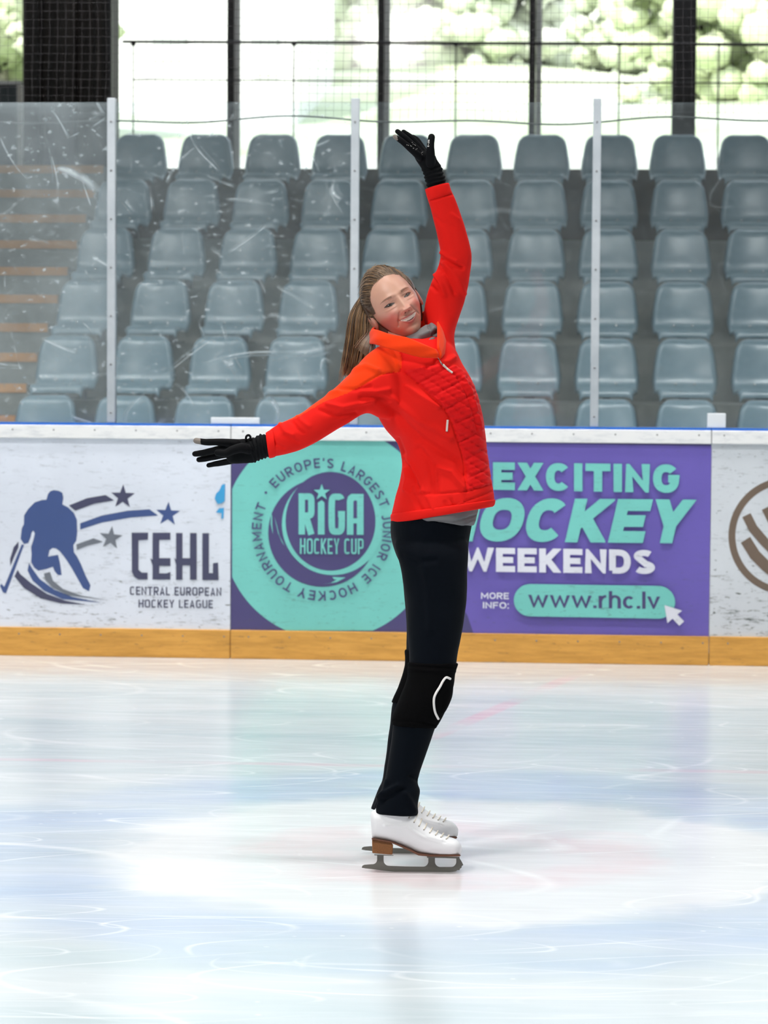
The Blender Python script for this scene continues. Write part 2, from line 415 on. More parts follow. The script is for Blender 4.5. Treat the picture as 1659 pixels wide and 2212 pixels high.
    cl = N(nt, 'ShaderNodeMath', operation='MULTIPLY', use_clamp=True); cl.inputs[1].default_value = .6; L.new(tot, cl.inputs[0])
    col = mix(nt, cl.outputs[0], col, (.92, .95, .96))
    L.new(col, b.inputs['Base Color'])
    rg = ramp(nt, noise(nt, coords(nt, (1, 6, 1)), 3, 4), [(.3, g3(.17)), (.7, g3(.27))])
    L.new(rg, b.inputs['Roughness'])
    b.inputs['IOR'].default_value = 1.31
    bump(nt, b, noise(nt, coords(nt, (2, 12, 1)), 6, 4), .03, .003)
M_ice = mat('ice', (.8, .86, .9), .28, nodes=icem)
o = MB().box(-14, 12, -12, YB+.02, -.05, 0).obj('floor', M_ice); setp(o, 'white skating rink ice with faint blue ring and pink markings', 'ice', kind='structure')

def conc(c1, c2):
    def f(nt, b):
        nt.links.new(ramp(nt, noise(nt, coords(nt), 3, 6, .65), [(.3, c1), (.7, c2)]), b.inputs['Base Color'])
    return f
M_conc = mat('concrete', (.2, .2, .19), .85, nodes=conc((.24, .25, .23), (.38, .38, .35)))
M_step = mat('stair concrete', (.25, .25, .23), .85, nodes=conc((.16, .17, .16), (.30, .31, .29)))
M_wood = mat('orange step edge', (.45, .22, .07), .7, nodes=conc((.40, .19, .06), (.62, .30, .09)))
M_brown = mat('brown riser', (.1, .08, .06), .8, nodes=conc((.06, .05, .04), (.14, .11, .08)))
M_dark = mat('dark metal', (.03, .027, .032), .5)
M_white = mat('white paint', (.85, .85, .85), .5)
M_ceil = mat('ceiling', (.35, .35, .34), .9)
o = MB().box(-14.2, 12.2, -12.2, 26.4, 8.6, 8.8).obj('ceiling', M_ceil); setp(o, kind='structure')
M_wall = mat('arena wall', (.45, .47, .48), .8)
for nm, bxx in (('wall_back', (-14.2, 12.2, -12.2, -12)), ('wall_left', (-14.2, -14, -12, 26.4)), ('wall_right', (12, 12.2, -12, 26.4))):
    setp(MB().box(*bxx, -.05, 8.6).obj(nm, M_wall), kind='structure')
# terrace: one tread and riser per seat row
ROWY = {k: 18.45+.75*(6-k) for k in range(1, 7)}
ROWH = {k: 1.19+.376*(6-k) for k in range(1, 7)}
mb = MB(); SEATDROP = .80
mb.box(-3.82, 8, YB+.5, 18.1, -.05, .02)
for k in range(6, 0, -1):
    mb.box(-3.82, 8, ROWY[k]-.36, ROWY[k]+.39 if k > 1 else 22.9, -.05, ROWH[k]-SEATDROP)
o = mb.obj('floor_terrace', M_conc); setp(o, 'grey concrete terrace under the seat rows', 'terrace', kind='structure')
o = MB().box(-9, 8, 22.72, 27.0, 2.0, 2.83).obj('floor_concourse', M_brown); setp(o, kind='structure')
# aisle stair on the left
mb = MB(); mw = MB(); mb.box(-9, -3.83, YB+.5, 18.6, -.05, .05)
for n in range(-7, 7):
    z = 1.64+.2*n; y = 20.35+.375*n
    mb.box(-9, -3.83, y, 22.7, max(-.05, z-.25), z-.002)
stair = mb.obj('aisle_stair', M_step); setp(stair, 'grey concrete aisle stair left of the seats with orange step edges', 'stairs', kind='structure')
for n in range(-7, 7):
    z = 1.64+.2*n; y = 20.35+.375*n
    MB().box(-9, -3.84, y-.012, y+.05, z-.055, z+.004).obj('step_edge', M_wood, stair)

# ------------------------------------------------------------------ windows and outdoors
YW = 25.3
def wx(px, Y, py=200): return on_plane_y(px, py, Y)[0]
def wz(py, Y, px=800): return on_plane_y(px, py, Y)[2]
def post(name, p0, p1, Y, m, dy=.1, z0=2.83, z1=8.6, **kw):
    return setp(MB().box(wx(p0, Y), wx(p1, Y), Y, Y+dy, z0, z1).obj(name, m), **kw)
mm = empty('window_1', (0, YW, 2.83)); setp(mm, 'tall glazed wall with thin dark mullions behind the top seat row', 'window', kind='structure')
for a, b_ in ((490, 504), (815, 828), (1142, 1156)):
    MB().box(wx(a, YW), wx(b_, YW), YW, YW+.1, 2.83, 8.6).obj('mullion', M_dark, mm)
    MB().box(wx(b_+1, YW), wx(b_+13, YW), YW+.02, YW+.09, 2.83, 8.6).obj('mullion_trim', M_white, mm)
MB().box(wx(244, YW), wx(1900, YW), YW-.02, YW+.12, 2.83, 2.87).obj('sill', M_white, mm)
o = MB().box(-14, 10, 33, 33.4, 2.4, 3.53).obj('low_wall', M_white); setp(o, 'sunlit white low wall outside at the foot of the lawn', 'wall')
def glassw(nt, b):
    for n in list(nt.nodes):
        if n != nt.nodes['Material Output']: nt.nodes.remove(n)
    tr = N(nt, 'ShaderNodeBsdfTransparent'); gl = N(nt, 'ShaderNodeBsdfGlossy'); gl.inputs['Roughness'].default_value = .1
    mx = N(nt, 'ShaderNodeMixShader'); mx.inputs[0].default_value = .03
    nt.links.new(tr.outputs[0], mx.inputs[1]); nt.links.new(gl.outputs[0], mx.inputs[2]); nt.links.new(mx.outputs[0], nt.nodes['Material Output'].inputs[0])
M_wglass = bpy.data.materials.new('window glass'); M_wglass.use_nodes = True; glassw(M_wglass.node_tree, None)
MB().box(wx(244, YW), wx(1900, YW), YW+.06, YW+.07, 3.02, 8.6).obj('pane', M_wglass, mm)
o = post('steel_column', 1452, 1503, 24.9, M_dark, .25, label='dark square steel column at the windows on the right', cat='column')
def barkm(nt, b):
    nt.links.new(ramp(nt, noise(nt, coords(nt, (14, 14, .5)), 1.2, 4, .6), [(.35, (.008, .007, .007)), (.6, (.03, .022, .02)), (.72, (.13, .11, .10))]), b.inputs['Base Color'])
M_col = mat('dark column', (.02, .018, .018), .7, nodes=barkm)
Yc = 24.6; col = empty('wide_column', (wx(140, Yc), Yc, 2.83), 'wide dark brown column of bundled profiles left of the windows', 'column')
xs = np.linspace(wx(48, Yc), wx(237, Yc), 6)
for i in range(5):
    f = MB().box(xs[i]+.002, xs[i+1]-.002, Yc+(.0, .08, .04, .1, .02)[i], Yc+.5, 2.83, 8.6).obj('profile', M_col, col); finish(f, .012)
MB().box(wx(234, 24.4), wx(241, 24.4), 24.4, 24.45, 2.83, 8.6).obj('drain_pipe', M_dark, col)
o = MB().box(wx(37, 23.6), wx(47, 23.6), 23.6, 23.66, 2.8, wz(183, 23.6)).obj('pole', mat('pale pole', (.5, .48, .44), .5)); setp(o, 'thin pale pole at the top of the aisle stair', 'pole')
o = MB().box(wx(-60, 24.9), wx(46, 24.9), 24.9, 25.0, 2.83, wz(183, 24.9)).obj('barrier', mat('dark panel', (.05, .07, .08), .5)); setp(o, 'low dark barrier panel with white top at far left', 'barrier')
MB().box(wx(-60, 24.9), wx(47, 24.9), 24.86, 25.04, wz(183, 24.9), wz(175, 24.9)).obj('top_rail', M_white, o)
# guard rail
YR = 24.2; M_rail = mat('rail metal', (.05, .045, .05), .4, .6)
rail = empty('guard_rail', (0, YR, 2.83), 'dark metal guard rail in front of the windows', 'railing')
def tubeobj(name, P, r, m, parent, n=10): return MB().tube(P, r, n).obj(name, m, parent, True)
tubeobj('top_rail', [on_plane_y(265, 90, YR), on_plane_y(1800, 97, YR)], .013, M_rail, rail)
tubeobj('middle_rail', [on_plane_y(288, 172, YR), on_plane_y(1800, 181, YR)], .007, M_rail, rail)
for x in (288, 635, 985, 1338, 1553):
    p = on_plane_y(x, 92, YR); tubeobj('upright', [(p[0], YR, 2.83), (p[0], YR, p[2])], .007, M_rail, rail)
    MB().ball((p[0], YR, p[2]-.015), .022, 10, sc=(1, .6, .7)).obj('bracket', M_rail, rail, True)
# outdoors
def grassm(nt, b):
    nt.links.new(ramp(nt, noise(nt, coords(nt, (1, 1, 1)), .5, 5, .6), [(.3, (.50, .58, .36)), (.5, (.64, .70, .52)), (.72, (.88, .90, .82))]), b.inputs['Base Color'])
M_grass = mat('grass', (.5, .6, .3), 1, nodes=grassm)
V = []; nx_, ny_ = 40, 24
for j in range(ny_):
    for i in range(nx_):
        x = -30+60*i/(nx_-1); y = 27.2+50*j/(ny_-1)
        V.append((x, y, 2.75+.15*max(0, y-30)+.25*math.sin(x*.5+y*.3)*min(1, (y-27.2)/8)))
o = mesh_obj('lawn', V, [(j*nx_+i, j*nx_+i+1, (j+1)*nx_+i+1, (j+1)*nx_+i) for j in range(ny_-1) for i in range(nx_-1)], M_grass, smooth=True)
setp(o, 'sunlit pale grass slope outside the windows', 'lawn', kind='structure')
M_house = mat('white render', (.93, .93, .92), .8)
hx0, hx1 = wx(150, 44), wx(640, 44)
hs = empty('house', ((hx0+hx1)/2, 46, 2.8), 'overexposed white building outside behind the left windows', 'building')
MB().box(hx0, hx1, 44, 50, 2.5, 10.5).obj('wall', M_house, hs)
M_pale = mat('pale grey pane', (.70, .74, .72), .4)
for (a, b_, c, d_) in ((545, 600, 30, 160), (330, 400, 20, 130)):
    MB().box(wx(a, 44), wx(b_, 44), 43.93, 44.02, wz(d_, 44), wz(c, 44)).obj('window', M_pale, hs)
def leafm(c1, c2):
    def f(nt, b):
        nt.links.new(ramp(nt, noise(nt, coords(nt), 2.2, 6, .7), [(.35, c1), (.65, c2)]), b.inputs['Base Color'])
        b.inputs['Subsurface Weight'].default_value = 0
    return f
M_leaf = [mat('leaf a', (.4, .5, .2), .9, nodes=leafm((.60, .68, .48), (.86, .89, .76))), mat('leaf b', (.5, .6, .35), .9, nodes=leafm((.74, .78, .68), (.94, .95, .90))), mat('leaf c', (.3, .45, .12), .9, nodes=leafm((.48, .58, .32), (.84, .88, .68)))]
M_trunk = mat('trunk', (.50, .47, .42), .9)
def tree(px, Y, top, r, mi, label):
    x = wx(px, Y); base = 2.75+.15*max(0, Y-30)-.1
    t = empty('tree', (x, Y, base), label, 'tree', 'trees on the slope outside')
    z1 = wz(top, Y); mb = MB()
    rs = np.random.default_rng(int(px)+5000)
    for i in range(320):
        a = rs.uniform(0, 2*PI); q = r*math.sqrt(rs.uniform(0, 1))*.85; zz = base+.25+(z1-base-.6)*rs.uniform(0, 1)
        mb.ball((x+q*math.cos(a), Y+q*math.sin(a)*.7, zz), r*rs.uniform(.06, .17), 8, sc=(1, 1, rs.uniform(.6, 1)))
    o = mb.obj('foliage', M_leaf[mi], t, True)
    vs = o.data.vertices
    for v in vs: v.co += Vector(rs.normal(0, .03, 3))
    MB().tube([(x, Y, base-.3), (x+.1, Y, base+1.5), (x, Y, z1-.8)], [.18, .14, .05], 8).obj('trunk', M_trunk, t, True)
for a in ((-25, 36, -260, 1.6, 2, 'bright green tree outside at far left of the wide column'), (705, 60, -150, 1.5, 1, 'pale tree just right of the white building'),
          (915, 52, -200, 1.9, 0, 'light green tree outside between second and third mullion'), (1085, 56, -220, 2.0, 1, 'pale tree outside left of the third mullion'),
          (1275, 60, -150, 2.2, 1, 'pale tree outside right of the third mullion'), (1420, 52, -200, 1.7, 0, 'green tree outside beside the dark steel column'),
          (1600, 44, -240, 2.0, 2, 'deep green tree outside right of the steel column')):
    tree(*a)

# ------------------------------------------------------------------ seats
def seatm(nt, b):
    n = noise(nt, coords(nt), 9, 4)
    nt.links.new(mix(nt, ramp(nt, n, [(.35, g3(0)), (.7, g3(1))]), (.150, .235, .285), (.200, .290, .345)), b.inputs['Base Color'])
M_seat = mat('seat plastic', (.16, .23, .27), .27, spec=.6, nodes=seatm)
M_bolt = mat('bolt', (.7, .7, .7), .25, 1)
M_brk = mat('bracket steel', (.12, .13, .14), .5, .6)
def seat_shell():
    prof = catmull([(.205, .318), (.198, .312), (.180, .26), (.155, .15), (.138, .06), (.11, .012), (.05, -.004), (-.08, .0), (-.165, .006), (-.205, -.002), (-.222, -.025), (-.226, -.052)], 4)
    nu = 30; V = []
    L = np.concatenate([[0], np.cumsum(np.hypot(*np.diff(prof, axis=0).T))])
    for (y, z), l in zip(prof, L):
        if y > .11: hw = np.interp(z, [0, .03, .07, .17, .26, .318], [.200, .209, .210, .196, .180, .170])
        else: hw = np.interp(y, [-.226, -.19, -.1, .05, .11], [.165, .182, .192, .196, .200])
        if l < .085: hw = hw-.085*(1-math.sqrt(max(0, 1-((.085-l)/.085)**2)))
        for i in range(nu):
            u = -1+2*i/(nu-1); u2 = math.copysign(abs(u)**.8, u)
            edge = max(0, abs(u2)-.82)/.18; dish = .022*(1-u2*u2)
            if y > .11: yy = y+dish+.050*edge**3; zz = z
            else: yy = y; zz = z-dish*.5*smoothstep(-.2, -.1, y)-.030*edge**2.5
            if l < .04: yy += .05*(1-l/.04)**2
            V.append((hw*u2, yy, zz))
    n = len(prof)
    Fc = [(j*nu+i, j*nu+i+1, (j+1)*nu+i+1, (j+1)*nu+i) for j in range(n-1) for i in range(nu-1)]
    me = bpy.data.meshes.new('shell'); me.from_pydata(V, [], Fc); me.update()
    bm = bmesh.new(); bm.from_mesh(me); bmesh.ops.recalc_face_normals(bm, faces=bm.faces)
    bmesh.ops.solidify(bm, geom=bm.faces[:], thickness=.006); bmesh.ops.recalc_face_normals(bm, faces=bm.faces); bm.to_mesh(me); bm.free()
    me.polygons.foreach_set('use_smooth', np.ones(len(me.polygons), bool)); me.materials.append(M_seat); return me
proto = empty('stadium_seat', (0, 0, 0))
o = bpy.data.objects.new('shell', seat_shell()); COL.objects.link(o); o.parent = proto
for sx in (-.06, .06):
    o = MB().ball((sx, .108, .028), .009, 10, sc=(1, .6, 1)).obj('bolt', M_bolt, None, True); o.parent = proto
mbk = MB().box(-.03, .03, -.10, .12, -.05, -.018).box(-.025, .025, -.02, .04, -.475, -.05).box(-.08, .08, -.06, .08, -.482, -.475)
o = mbk.obj('bracket', M_brk); o.parent = proto
rown = {6: 'front', 5: 'second', 4: 'third', 3: 'fourth', 2: 'fifth', 1: 'top'}
ordn = ['leftmost', 'second from left', 'third from left', 'fourth from left', 'fifth from left', 'fifth from right', 'fourth from right', 'third from right', 'second from right', 'rightmost']
first = True
for k in range(6, 0, -1):
    for j in range(10):
        i = j-7
        if first: s = proto; first = False
        else:
            s = proto.copy(); COL.objects.link(s)
            for ch in list(proto.children):
                c = ch.copy(); COL.objects.link(c); c.parent = s
        s.location = (-.03+.5*i, ROWY[k], ROWH[k]-.318)
        setp(s, 'grey-blue plastic stadium seat in the %s row, %s' % (rown[k], ordn[j]), 'seat', 'seats in the %s row of the stand' % rown[k])

# ------------------------------------------------------------------ rink boards
def scuffm(base, amt=.5, seed=0, rough=.35):
    def f(nt, b):
        v = coords(nt, (3, 3, 16), (0, .15, 0), loc=(seed, 0, seed)); L = nt.links
        n1 = ramp(nt, noise(nt, v, 3.0, 6, .75), [(.56, g3(0)), (.72, g3(1))])
        n2 = ramp(nt, noise(nt, coords(nt, (8, 8, 22), (0, -.3, 0), loc=(seed*2, 0, 1)), 3.0, 3, .6), [(.62, g3(0)), (.69, g3(1))])
        z = N(nt, 'ShaderNodeSeparateXYZ'); L.new(coords(nt), z.inputs[0])
        mr = N(nt, 'ShaderNodeMapRange'); mr.inputs[1].default_value = .13; mr.inputs[2].default_value = .55; mr.inputs[3].default_value = 1.0; mr.inputs[4].default_value = .35; L.new(z.outputs[2], mr.inputs[0])
        s = mix(nt, 1, n1, n2, 'ADD'); s = mix(nt, 1, s, mr.outputs[0], 'MULTIPLY')
        k = N(nt, 'ShaderNodeMath', operation='MULTIPLY', use_clamp=True); k.inputs[1].default_value = amt; L.new(s, k.inputs[0])
        tone = mix(nt, ramp(nt, noise(nt, coords(nt), 2.5, 4), [(.35, g3(0)), (.65, g3(1))]), tuple(c*.9 for c in base), base)
        L.new(mix(nt, k.outputs[0], tone, (.09, .10, .10)), b.inputs['Base Color'])
    return mat('print', base, rough, nodes=f)
M_bw = scuffm((.72, .77, .87), .95, 1); M_bw3 = scuffm((.64, .68, .73), 1.6, 4)
M_teal = scuffm((.185, .60, .55), .45, 2); M_violet = scuffm((.150, .115, .46), .45, 3)
M_dpur = scuffm((.075, .065, .19), .3, 5); M_navy = scuffm((.055, .095, .26), .4, 6); M_char = scuffm((.065, .068, .13), .35, 7)
M_gray = scuffm((.17, .19, .23), .35, 8); M_lblue = scuffm((.05, .35, .68), .2, 9); M_wprint = scuffm((.74, .76, .86), .3, 10); M_brownp = scuffm((.17, .125, .095), .5, 11)
def capm(nt, b):
    v = coords(nt, (1, 1, 4)); nt.links.new(ramp(nt, noise(nt, v, 8, 5, .7), [(.3, (.62, .64, .67)), (.5, (.80, .81, .82)), (.8, (.84, .84, .84))]), b.inputs['Base Color'])
M_cap = mat('white cap', (.8, .8, .8), .4, nodes=capm)
M_blue = mat('blue strip', (.01, .13, .55), .4)
def kickm(nt, b):
    c = ramp(nt, noise(nt, coords(nt, (1.5, 1, 14)), 3, 5, .65), [(.3, (.50, .25, .045)), (.6, (.68, .35, .07)), (.8, (.72, .39, .09))])
    sp = ramp(nt, noise(nt, coords(nt, (6, 6, 26)), 3, 3, .6), [(.64, g3(0)), (.72, g3(.6))])
    nt.links.new(mix(nt, sp, c, (.18, .11, .05)), b.inputs['Base Color'])
M_kick = mat('yellow kick plate', (.6, .35, .08), .45, nodes=kickm)
M_screw = mat('screw', (.25, .25, .26), .4, .8)
def bx(px, py=1150): return on_plane_y(px, py, YB)[0]
def bz(px, py): return on_plane_y(px, py, YB)[2]
ZT = 1.142; ZC = 1.066; ZK = .140
class Print:
    """printed shapes on the board face, layered by fractions of a millimetre"""
    def __init__(s, board): s.b = board; s.k = 0
    def layer(s): s.k += 1; return YB-.0006*s.k
    def polys(s, name, plist, m, label=None, y=None):
        if len(plist) > 1:
            y = s.layer()
            return [s.polys(name, [p], m, label, y) for p in plist][0]
        y = s.layer() if y is None else y; VV = []; FF = []
        for P in plist:
            q = [on_plane_y(p[0], p[1], YB) for p in P]; o0 = len(VV)
            VV += [(p[0], y, p[2]) for p in q]
            for t in tess([(p[0], p[2]) for p in q]): FF.append([i+o0 for i in t])
        me = bpy.data.meshes.new(name); me.from_pydata(VV, [], FF); me.update(); me.materials.append(m)
        o = bpy.data.objects.new(name, me); COL.objects.link(o); o.parent = s.b; o.matrix_parent_inverse = Matrix.Translation(-s.b.location)
        if label: o['label'] = label
        return o
    def quads(s, name, V, Fc, m, label=None):
        y = s.layer(); P = [on_plane_y(v[0], v[1], YB) for v in V]; s.k += .5
        VV = []; FF = []
        for n, f in enumerate(Fc):          # every piece of a stroke lies a hair above the one before
            FF.append(list(range(len(VV), len(VV)+len(f)))); VV += [(P[i][0], y-.00004*(n % 7), P[i][2]) for i in f]
        o = mesh_obj(name, VV, FF, m, s.b)
        if label: o['label'] = label
        return o
    def text(s, text, x0, x1, yb0, yt0, yb1, yt1, m, weight=.2, aspect=.75, gap=.12, e=2.3, shear=0, label=None, name='lettering', fit=None):
        gl, w = lettering(text, weight, aspect, gap, e); V = []; Fc = []
        for ox, vv, ff in gl:
            o = len(V)
            for (x, y) in vv:
                x = (x+ox)+shear*y; t = x/w
                V.append((x0+(x1-x0)*t, (yb0+(yb1-yb0)*t)+((yt0-yb0)+((yt1-yb1)-(yt0-yb0))*t)*y))
            Fc += [[i+o for i in f] for f in ff]
        return s.quads(name, V, Fc, m, label)
def z1(u, v): return (u*.31344, 900+v*.31344)
def z2(u, v): return (480+u*.31344, 900+v*.31344)
def z3(u, v): return (980+u*.40929, 900+v*.40929)
def circle(cx, cy, r, ry=None, n=64, a0=0, a1=360): return [(cx+r*math.cos(math.radians(a0+(a1-a0)*i/n)), cy+(ry or r)*math.sin(math.radians(a0+(a1-a0)*i/n))) for i in range(n)]
def star(cx, cy, R, rot=0): return [(cx+(R if i % 2 == 0 else R*.40)*math.sin(rot+i*PI/5), cy-(R if i % 2 == 0 else R*.40)*math.cos(rot+i*PI/5)) for i in range(10)]
SEAM1, SEAM2 = bx(498.5), bx(1534.5)
def board(x0, x1, pm, label):
    b = empty('rink_board', ((x0+x1)/2, YB, 0), label, 'rink board')
    g = .0015
    MB().box(x0+g, x1-g, YB, YB+.03, ZK, ZC).obj('panel', pm, b)
    finish(MB().box(x0+g, x1-g, YB-.012, YB+.10, ZC, ZT-.011).obj('cap_rail', M_cap, b), .004)
    MB().box(x0+g, x1-g, YB-.004, YB+.095, ZT-.011, ZT).obj('cap_strip', M_blue, b)['label'] = 'thin blue strip on top of the cap rail'
    finish(MB().box(x0+g, x1-g, YB-.012, YB+.03, 0, ZK).obj('kick_plate', M_kick, b), .004)['label'] = 'yellow kick plate'
    MB().box(x0+g, x1-g, YB+.03, YB+.09, 0.0, .05).box(x0+g, x1-g, YB+.03, YB+.09, .6, .65).obj('frame', M_brk, b)
    n = int((x1-x0)/.2)
    mb = MB()
    for i in range(n+1):
        x = x0+.06+(x1-x0-.12)*i/n
        mb.ball((x, YB-.012, ZC+.042), .0045, 8, sc=(1, .4, 1)); mb.ball((x+.03, YB-.012, ZK-.032), .0045, 8, sc=(1, .4, 1))
    o = mb.obj('screws', M_screw, b, True)
    return b
B1 = board(bx(-1300), SEAM1, M_bw, 'white rink board printed CEHL with a blue hockey player silhouette'); P1 = Print(B1)
B2 = board(SEAM1, SEAM2, M_dpur, 'teal and purple rink board printed RIGA HOCKEY CUP and EXCITING HOCKEY WEEKENDS'); P2 = Print(B2)
B3 = board(SEAM2, bx(2080), M_bw3, 'scuffed white rink board with a brown round emblem at the right edge'); P3 = Print(B3)
# board 1
def zz1(L): return [z1(u, v) for u, v in L]
player = zz1([(370, 506), (405, 511), (430, 525), (437, 560), (430, 605), (470, 625), (510, 665), (530, 710), (533, 800), (526, 855), (506, 885), (510, 935), (532, 965), (560, 1020), (590, 1095), (624, 1162), (614, 1204), (572, 1182), (540, 1125), (498, 1050), (460, 990), (438, 960), (410, 925), (385, 908), (362, 905), (342, 920), (332, 965), (400, 952), (412, 1000), (420, 1050), (425, 1092), (400, 1092), (377, 1065), (365, 1035), (320, 1050), (265, 1062), (235, 1040), (214, 1000), (218, 950), (214, 900), (230, 850), (240, 805), (230, 785), (218, 800), (212, 830), (195, 872), (165, 878), (142, 842), (150, 770), (165, 740), (166, 680), (195, 635), (240, 590), (290, 574), (320, 572), (330, 535), (345, 515)])
P1.polys('emblem', [player], M_navy, 'navy hockey player silhouette')
P1.polys('emblem', [zz1([(150, 880), (166, 884), (42, 1218), (20, 1210), (0, 1168), (8, 1150), (30, 1172)]),
    zz1([(200, 1010), (190, 1060), (225, 1130), (305, 1200), (430, 1257), (700, 1283), (500, 1243), (375, 1193), (275, 1120), (225, 1050)]),
    zz1([(553, 735), (700, 682), (880, 648), (1030, 638), (1090, 682), (900, 695), (700, 730), (553, 778)]), star(*z1(1158, 672), 27, .05)], M_navy, 'navy stick, stripe and star')
P1.polys('emblem', [zz1([(122, 1055), (100, 1100), (165, 1180), (280, 1252), (420, 1287), (600, 1297), (450, 1268), (325, 1222), (215, 1148), (140, 1085)]),
    zz1([(475, 612), (600, 562), (728, 540), (787, 577), (650, 600), (520, 648)]), star(*z1(847, 552), 27, .03),
    zz1([(128, 860), (95, 900), (70, 980), (72, 1030), (100, 960), (128, 900)])], M_char, 'charcoal stripes and star')
P1.polys('emblem', [zz1([(303, 1080), (312, 1125), (362, 1178), (470, 1232), (760, 1268), (560, 1233), (435, 1188), (365, 1130), (345, 1070)]),
    zz1([(527, 880), (645, 838), (710, 862), (600, 890), (530, 918)]), star(*z1(765, 836), 26, .1)], M_gray, 'grey stripes and star')
def cond(letter_boxes, P, Z, m, sw, label):
    """condensed block letters, each given its own box in zoomed coordinates"""
    V = []; Fc = []
    for ch, u0_, u1_, v0, v1 in letter_boxes:
        w = (u1_-u0_)/(v1-v0)
        for pts, clo in glyph(ch, w, sw, 5):
            vv, ff = stroke(pts, sw, clo); o = len(V)
            V += [Z(u0_+x*(v1-v0), v1-y*(v1-v0)) for x, y in vv]; Fc += [[i+o for i in f] for f in ff]
    return P.quads('lettering', V, Fc, m, label)
P1.polys('lettering', [zz1([(908, 800), (1022, 800), (1020, 848), (955, 852), (955, 1055), (978, 1075), (1018, 1075), (1018, 1122), (955, 1122), (928, 1105), (910, 1070)]),
    zz1([(1052, 800), (1175, 800), (1175, 848), (1098, 848), (1098, 975), (1175, 975), (1175, 1028), (1098, 1028), (1098, 1080), (1150, 1080), (1175, 1070), (1175, 1122), (1052, 1122), (1052, 1025), (1035, 975), (1052, 985)]),
    zz1([(1214, 802), (1258, 802), (1258, 975), (1310, 975), (1310, 802), (1356, 802), (1356, 1124), (1310, 1124), (1310, 1025), (1258, 1025), (1258, 1124), (1214, 1124), (1214, 1020), (1200, 970), (1214, 985)]),
    zz1([(1395, 803), (1440, 803), (1440, 1078), (1468, 1078), (1468, 1010), (1503, 1005), (1507, 1126), (1395, 1126)])], M_char, 'CEHL lettering')
P1.text('CENTRAL EUROPEAN', *[z1(896, 0)[0], z1(1526, 0)[0]], z1(0, 1228)[1], z1(0, 1170)[1], z1(0, 1236)[1], z1(0, 1178)[1], M_char, weight=.15, aspect=.60, gap=.15, e=4, label='CENTRAL EUROPEAN lettering')
P1.text('HOCKEY LEAGUE', *[z1(956, 0)[0], z1(1468, 0)[0]], z1(0, 1315)[1], z1(0, 1260)[1], z1(0, 1320)[1], z1(0, 1264)[1], M_char, weight=.15, aspect=.60, gap=.15, e=4, label='HOCKEY LEAGUE lettering')
P1.polys('sticker_remnant', [zz1([(1530, 470), (1552, 462), (1550, 580), (1528, 598), (1500, 600), (1480, 565), (1490, 530), (1512, 510)]), zz1([(1512, 630), (1545, 628), (1540, 700), (1526, 704), (1528, 665), (1488, 660)])], M_lblue, 'torn light blue sticker')
# board 2
PX0, PX1, PY0, PY1 = 500.5, 1532.5, 951, 1369
def zz2(L): return [z2(u, v) for u, v in L]
P2.polys('advert_print', [clip(circle(712, 1151, 231, n=120), 501.5, 1300, 951, 1362)], M_teal, 'teal round field')
P2.polys('advert_print', [[(965, 955), (1537, 963.5), (1531, 1379), (1024, 1371.5), (1010, 1330), (960, 1250)]], M_violet, 'violet field')
P2.polys('emblem', [circle(*z2(690, 800), 373*.3134)], M_dpur, 'purple puck disc')
P2.polys('emblem', [circle(*z2(762, 742), 350*.3134)], M_teal)
P2.polys('emblem', [circle(*z2(747, 721), 310*.3134, 340*.3134)], M_dpur, 'inner purple disc')
P2.polys('emblem', [zz2([(695, 1155), (790, 1140), (850, 1108), (760, 1104), (770, 1120), (790, 1122), (750, 1145)]), zz2([(430, 890), (395, 820), (375, 740), (360, 690), (385, 800), (410, 860)]), zz2([(350, 810), (335, 740), (338, 660), (345, 690), (345, 740)]),
    zz2([(445, 880), (500, 960), (560, 1020), (540, 1010), (480, 950)])], M_teal)
YR2 = P2.layer()
cond([('R', 527, 637, 528, 812), ('G', 733, 847, 530, 814), ('A', 0, 1, 530, 814)][:2], P2, z2, M_teal, .155, 'RIGA lettering')
P2.polys('lettering', [zz2([(660, 592), (687, 575), (706, 592), (706, 812), (660, 812)]),
    zz2([(860, 814), (860, 580), (868, 550), (890, 532), (975, 532), (975, 814), (928, 814), (928, 735), (905, 735), (905, 814)])], M_teal, 'I and A of the RIGA lettering')
P2.polys('lettering', [zz2([(905, 700), (905, 585), (915, 575), (930, 580), (930, 700)])], M_dpur)
P2.polys('emblem', [star(*z2(687, 522), 24, 0)], M_dpur)
P2.polys('emblem', [star(*z2(687, 522), 18.5, 0)], M_teal, 'teal star')
P2.text('HOCKEY CUP', z2(537, 0)[0], z2(975, 0)[0], z2(0, 945)[1], z2(0, 838)[1], z2(0, 947)[1], z2(0, 840)[1], M_teal, weight=.12, aspect=.42, gap=.09, e=4.5, label='HOCKEY CUP lettering')
def arctext(P, text, cx, cy, R, hgt, a0, a1, m, weight=.17):
    gl, w = lettering(text, weight, .78, .30, 2.2); V = []; Fc = []
    for ox, vv, ff in gl:
        o = len(V)
        for x, y in vv:
            a = math.radians(a0+(a1-a0)*(x+ox)/w); rr = R+hgt*y
            V.append((cx+rr*math.sin(a), cy-rr*math.cos(a)))
        Fc += [[i+o for i in f] for f in ff]
    P.quads('lettering', V, Fc, m, text+' lettering along the circle')
tc = z2(690, 783)
arctext(P2, "EUROPE'S", *tc, 135, 21, -48, 10, M_dpur)
arctext(P2, "LARGEST", *tc, 135, 21, 17, 69, M_dpur)
arctext(P2, "JUNIOR ICE", *tc, 131, 21, 76, 140, M_dpur)
arctext(P2, "HOCKEY", *tc, 131, 21, 149, 201, M_dpur)
arctext(P2, "TOURNAMENT", *tc, 131, 21, 208, 294, M_dpur)
P2.polys('lettering', [circle(*z2(303, 493+30), 3, n=12), circle(*z2(313, 490), 3, n=12)][:1], M_dpur)
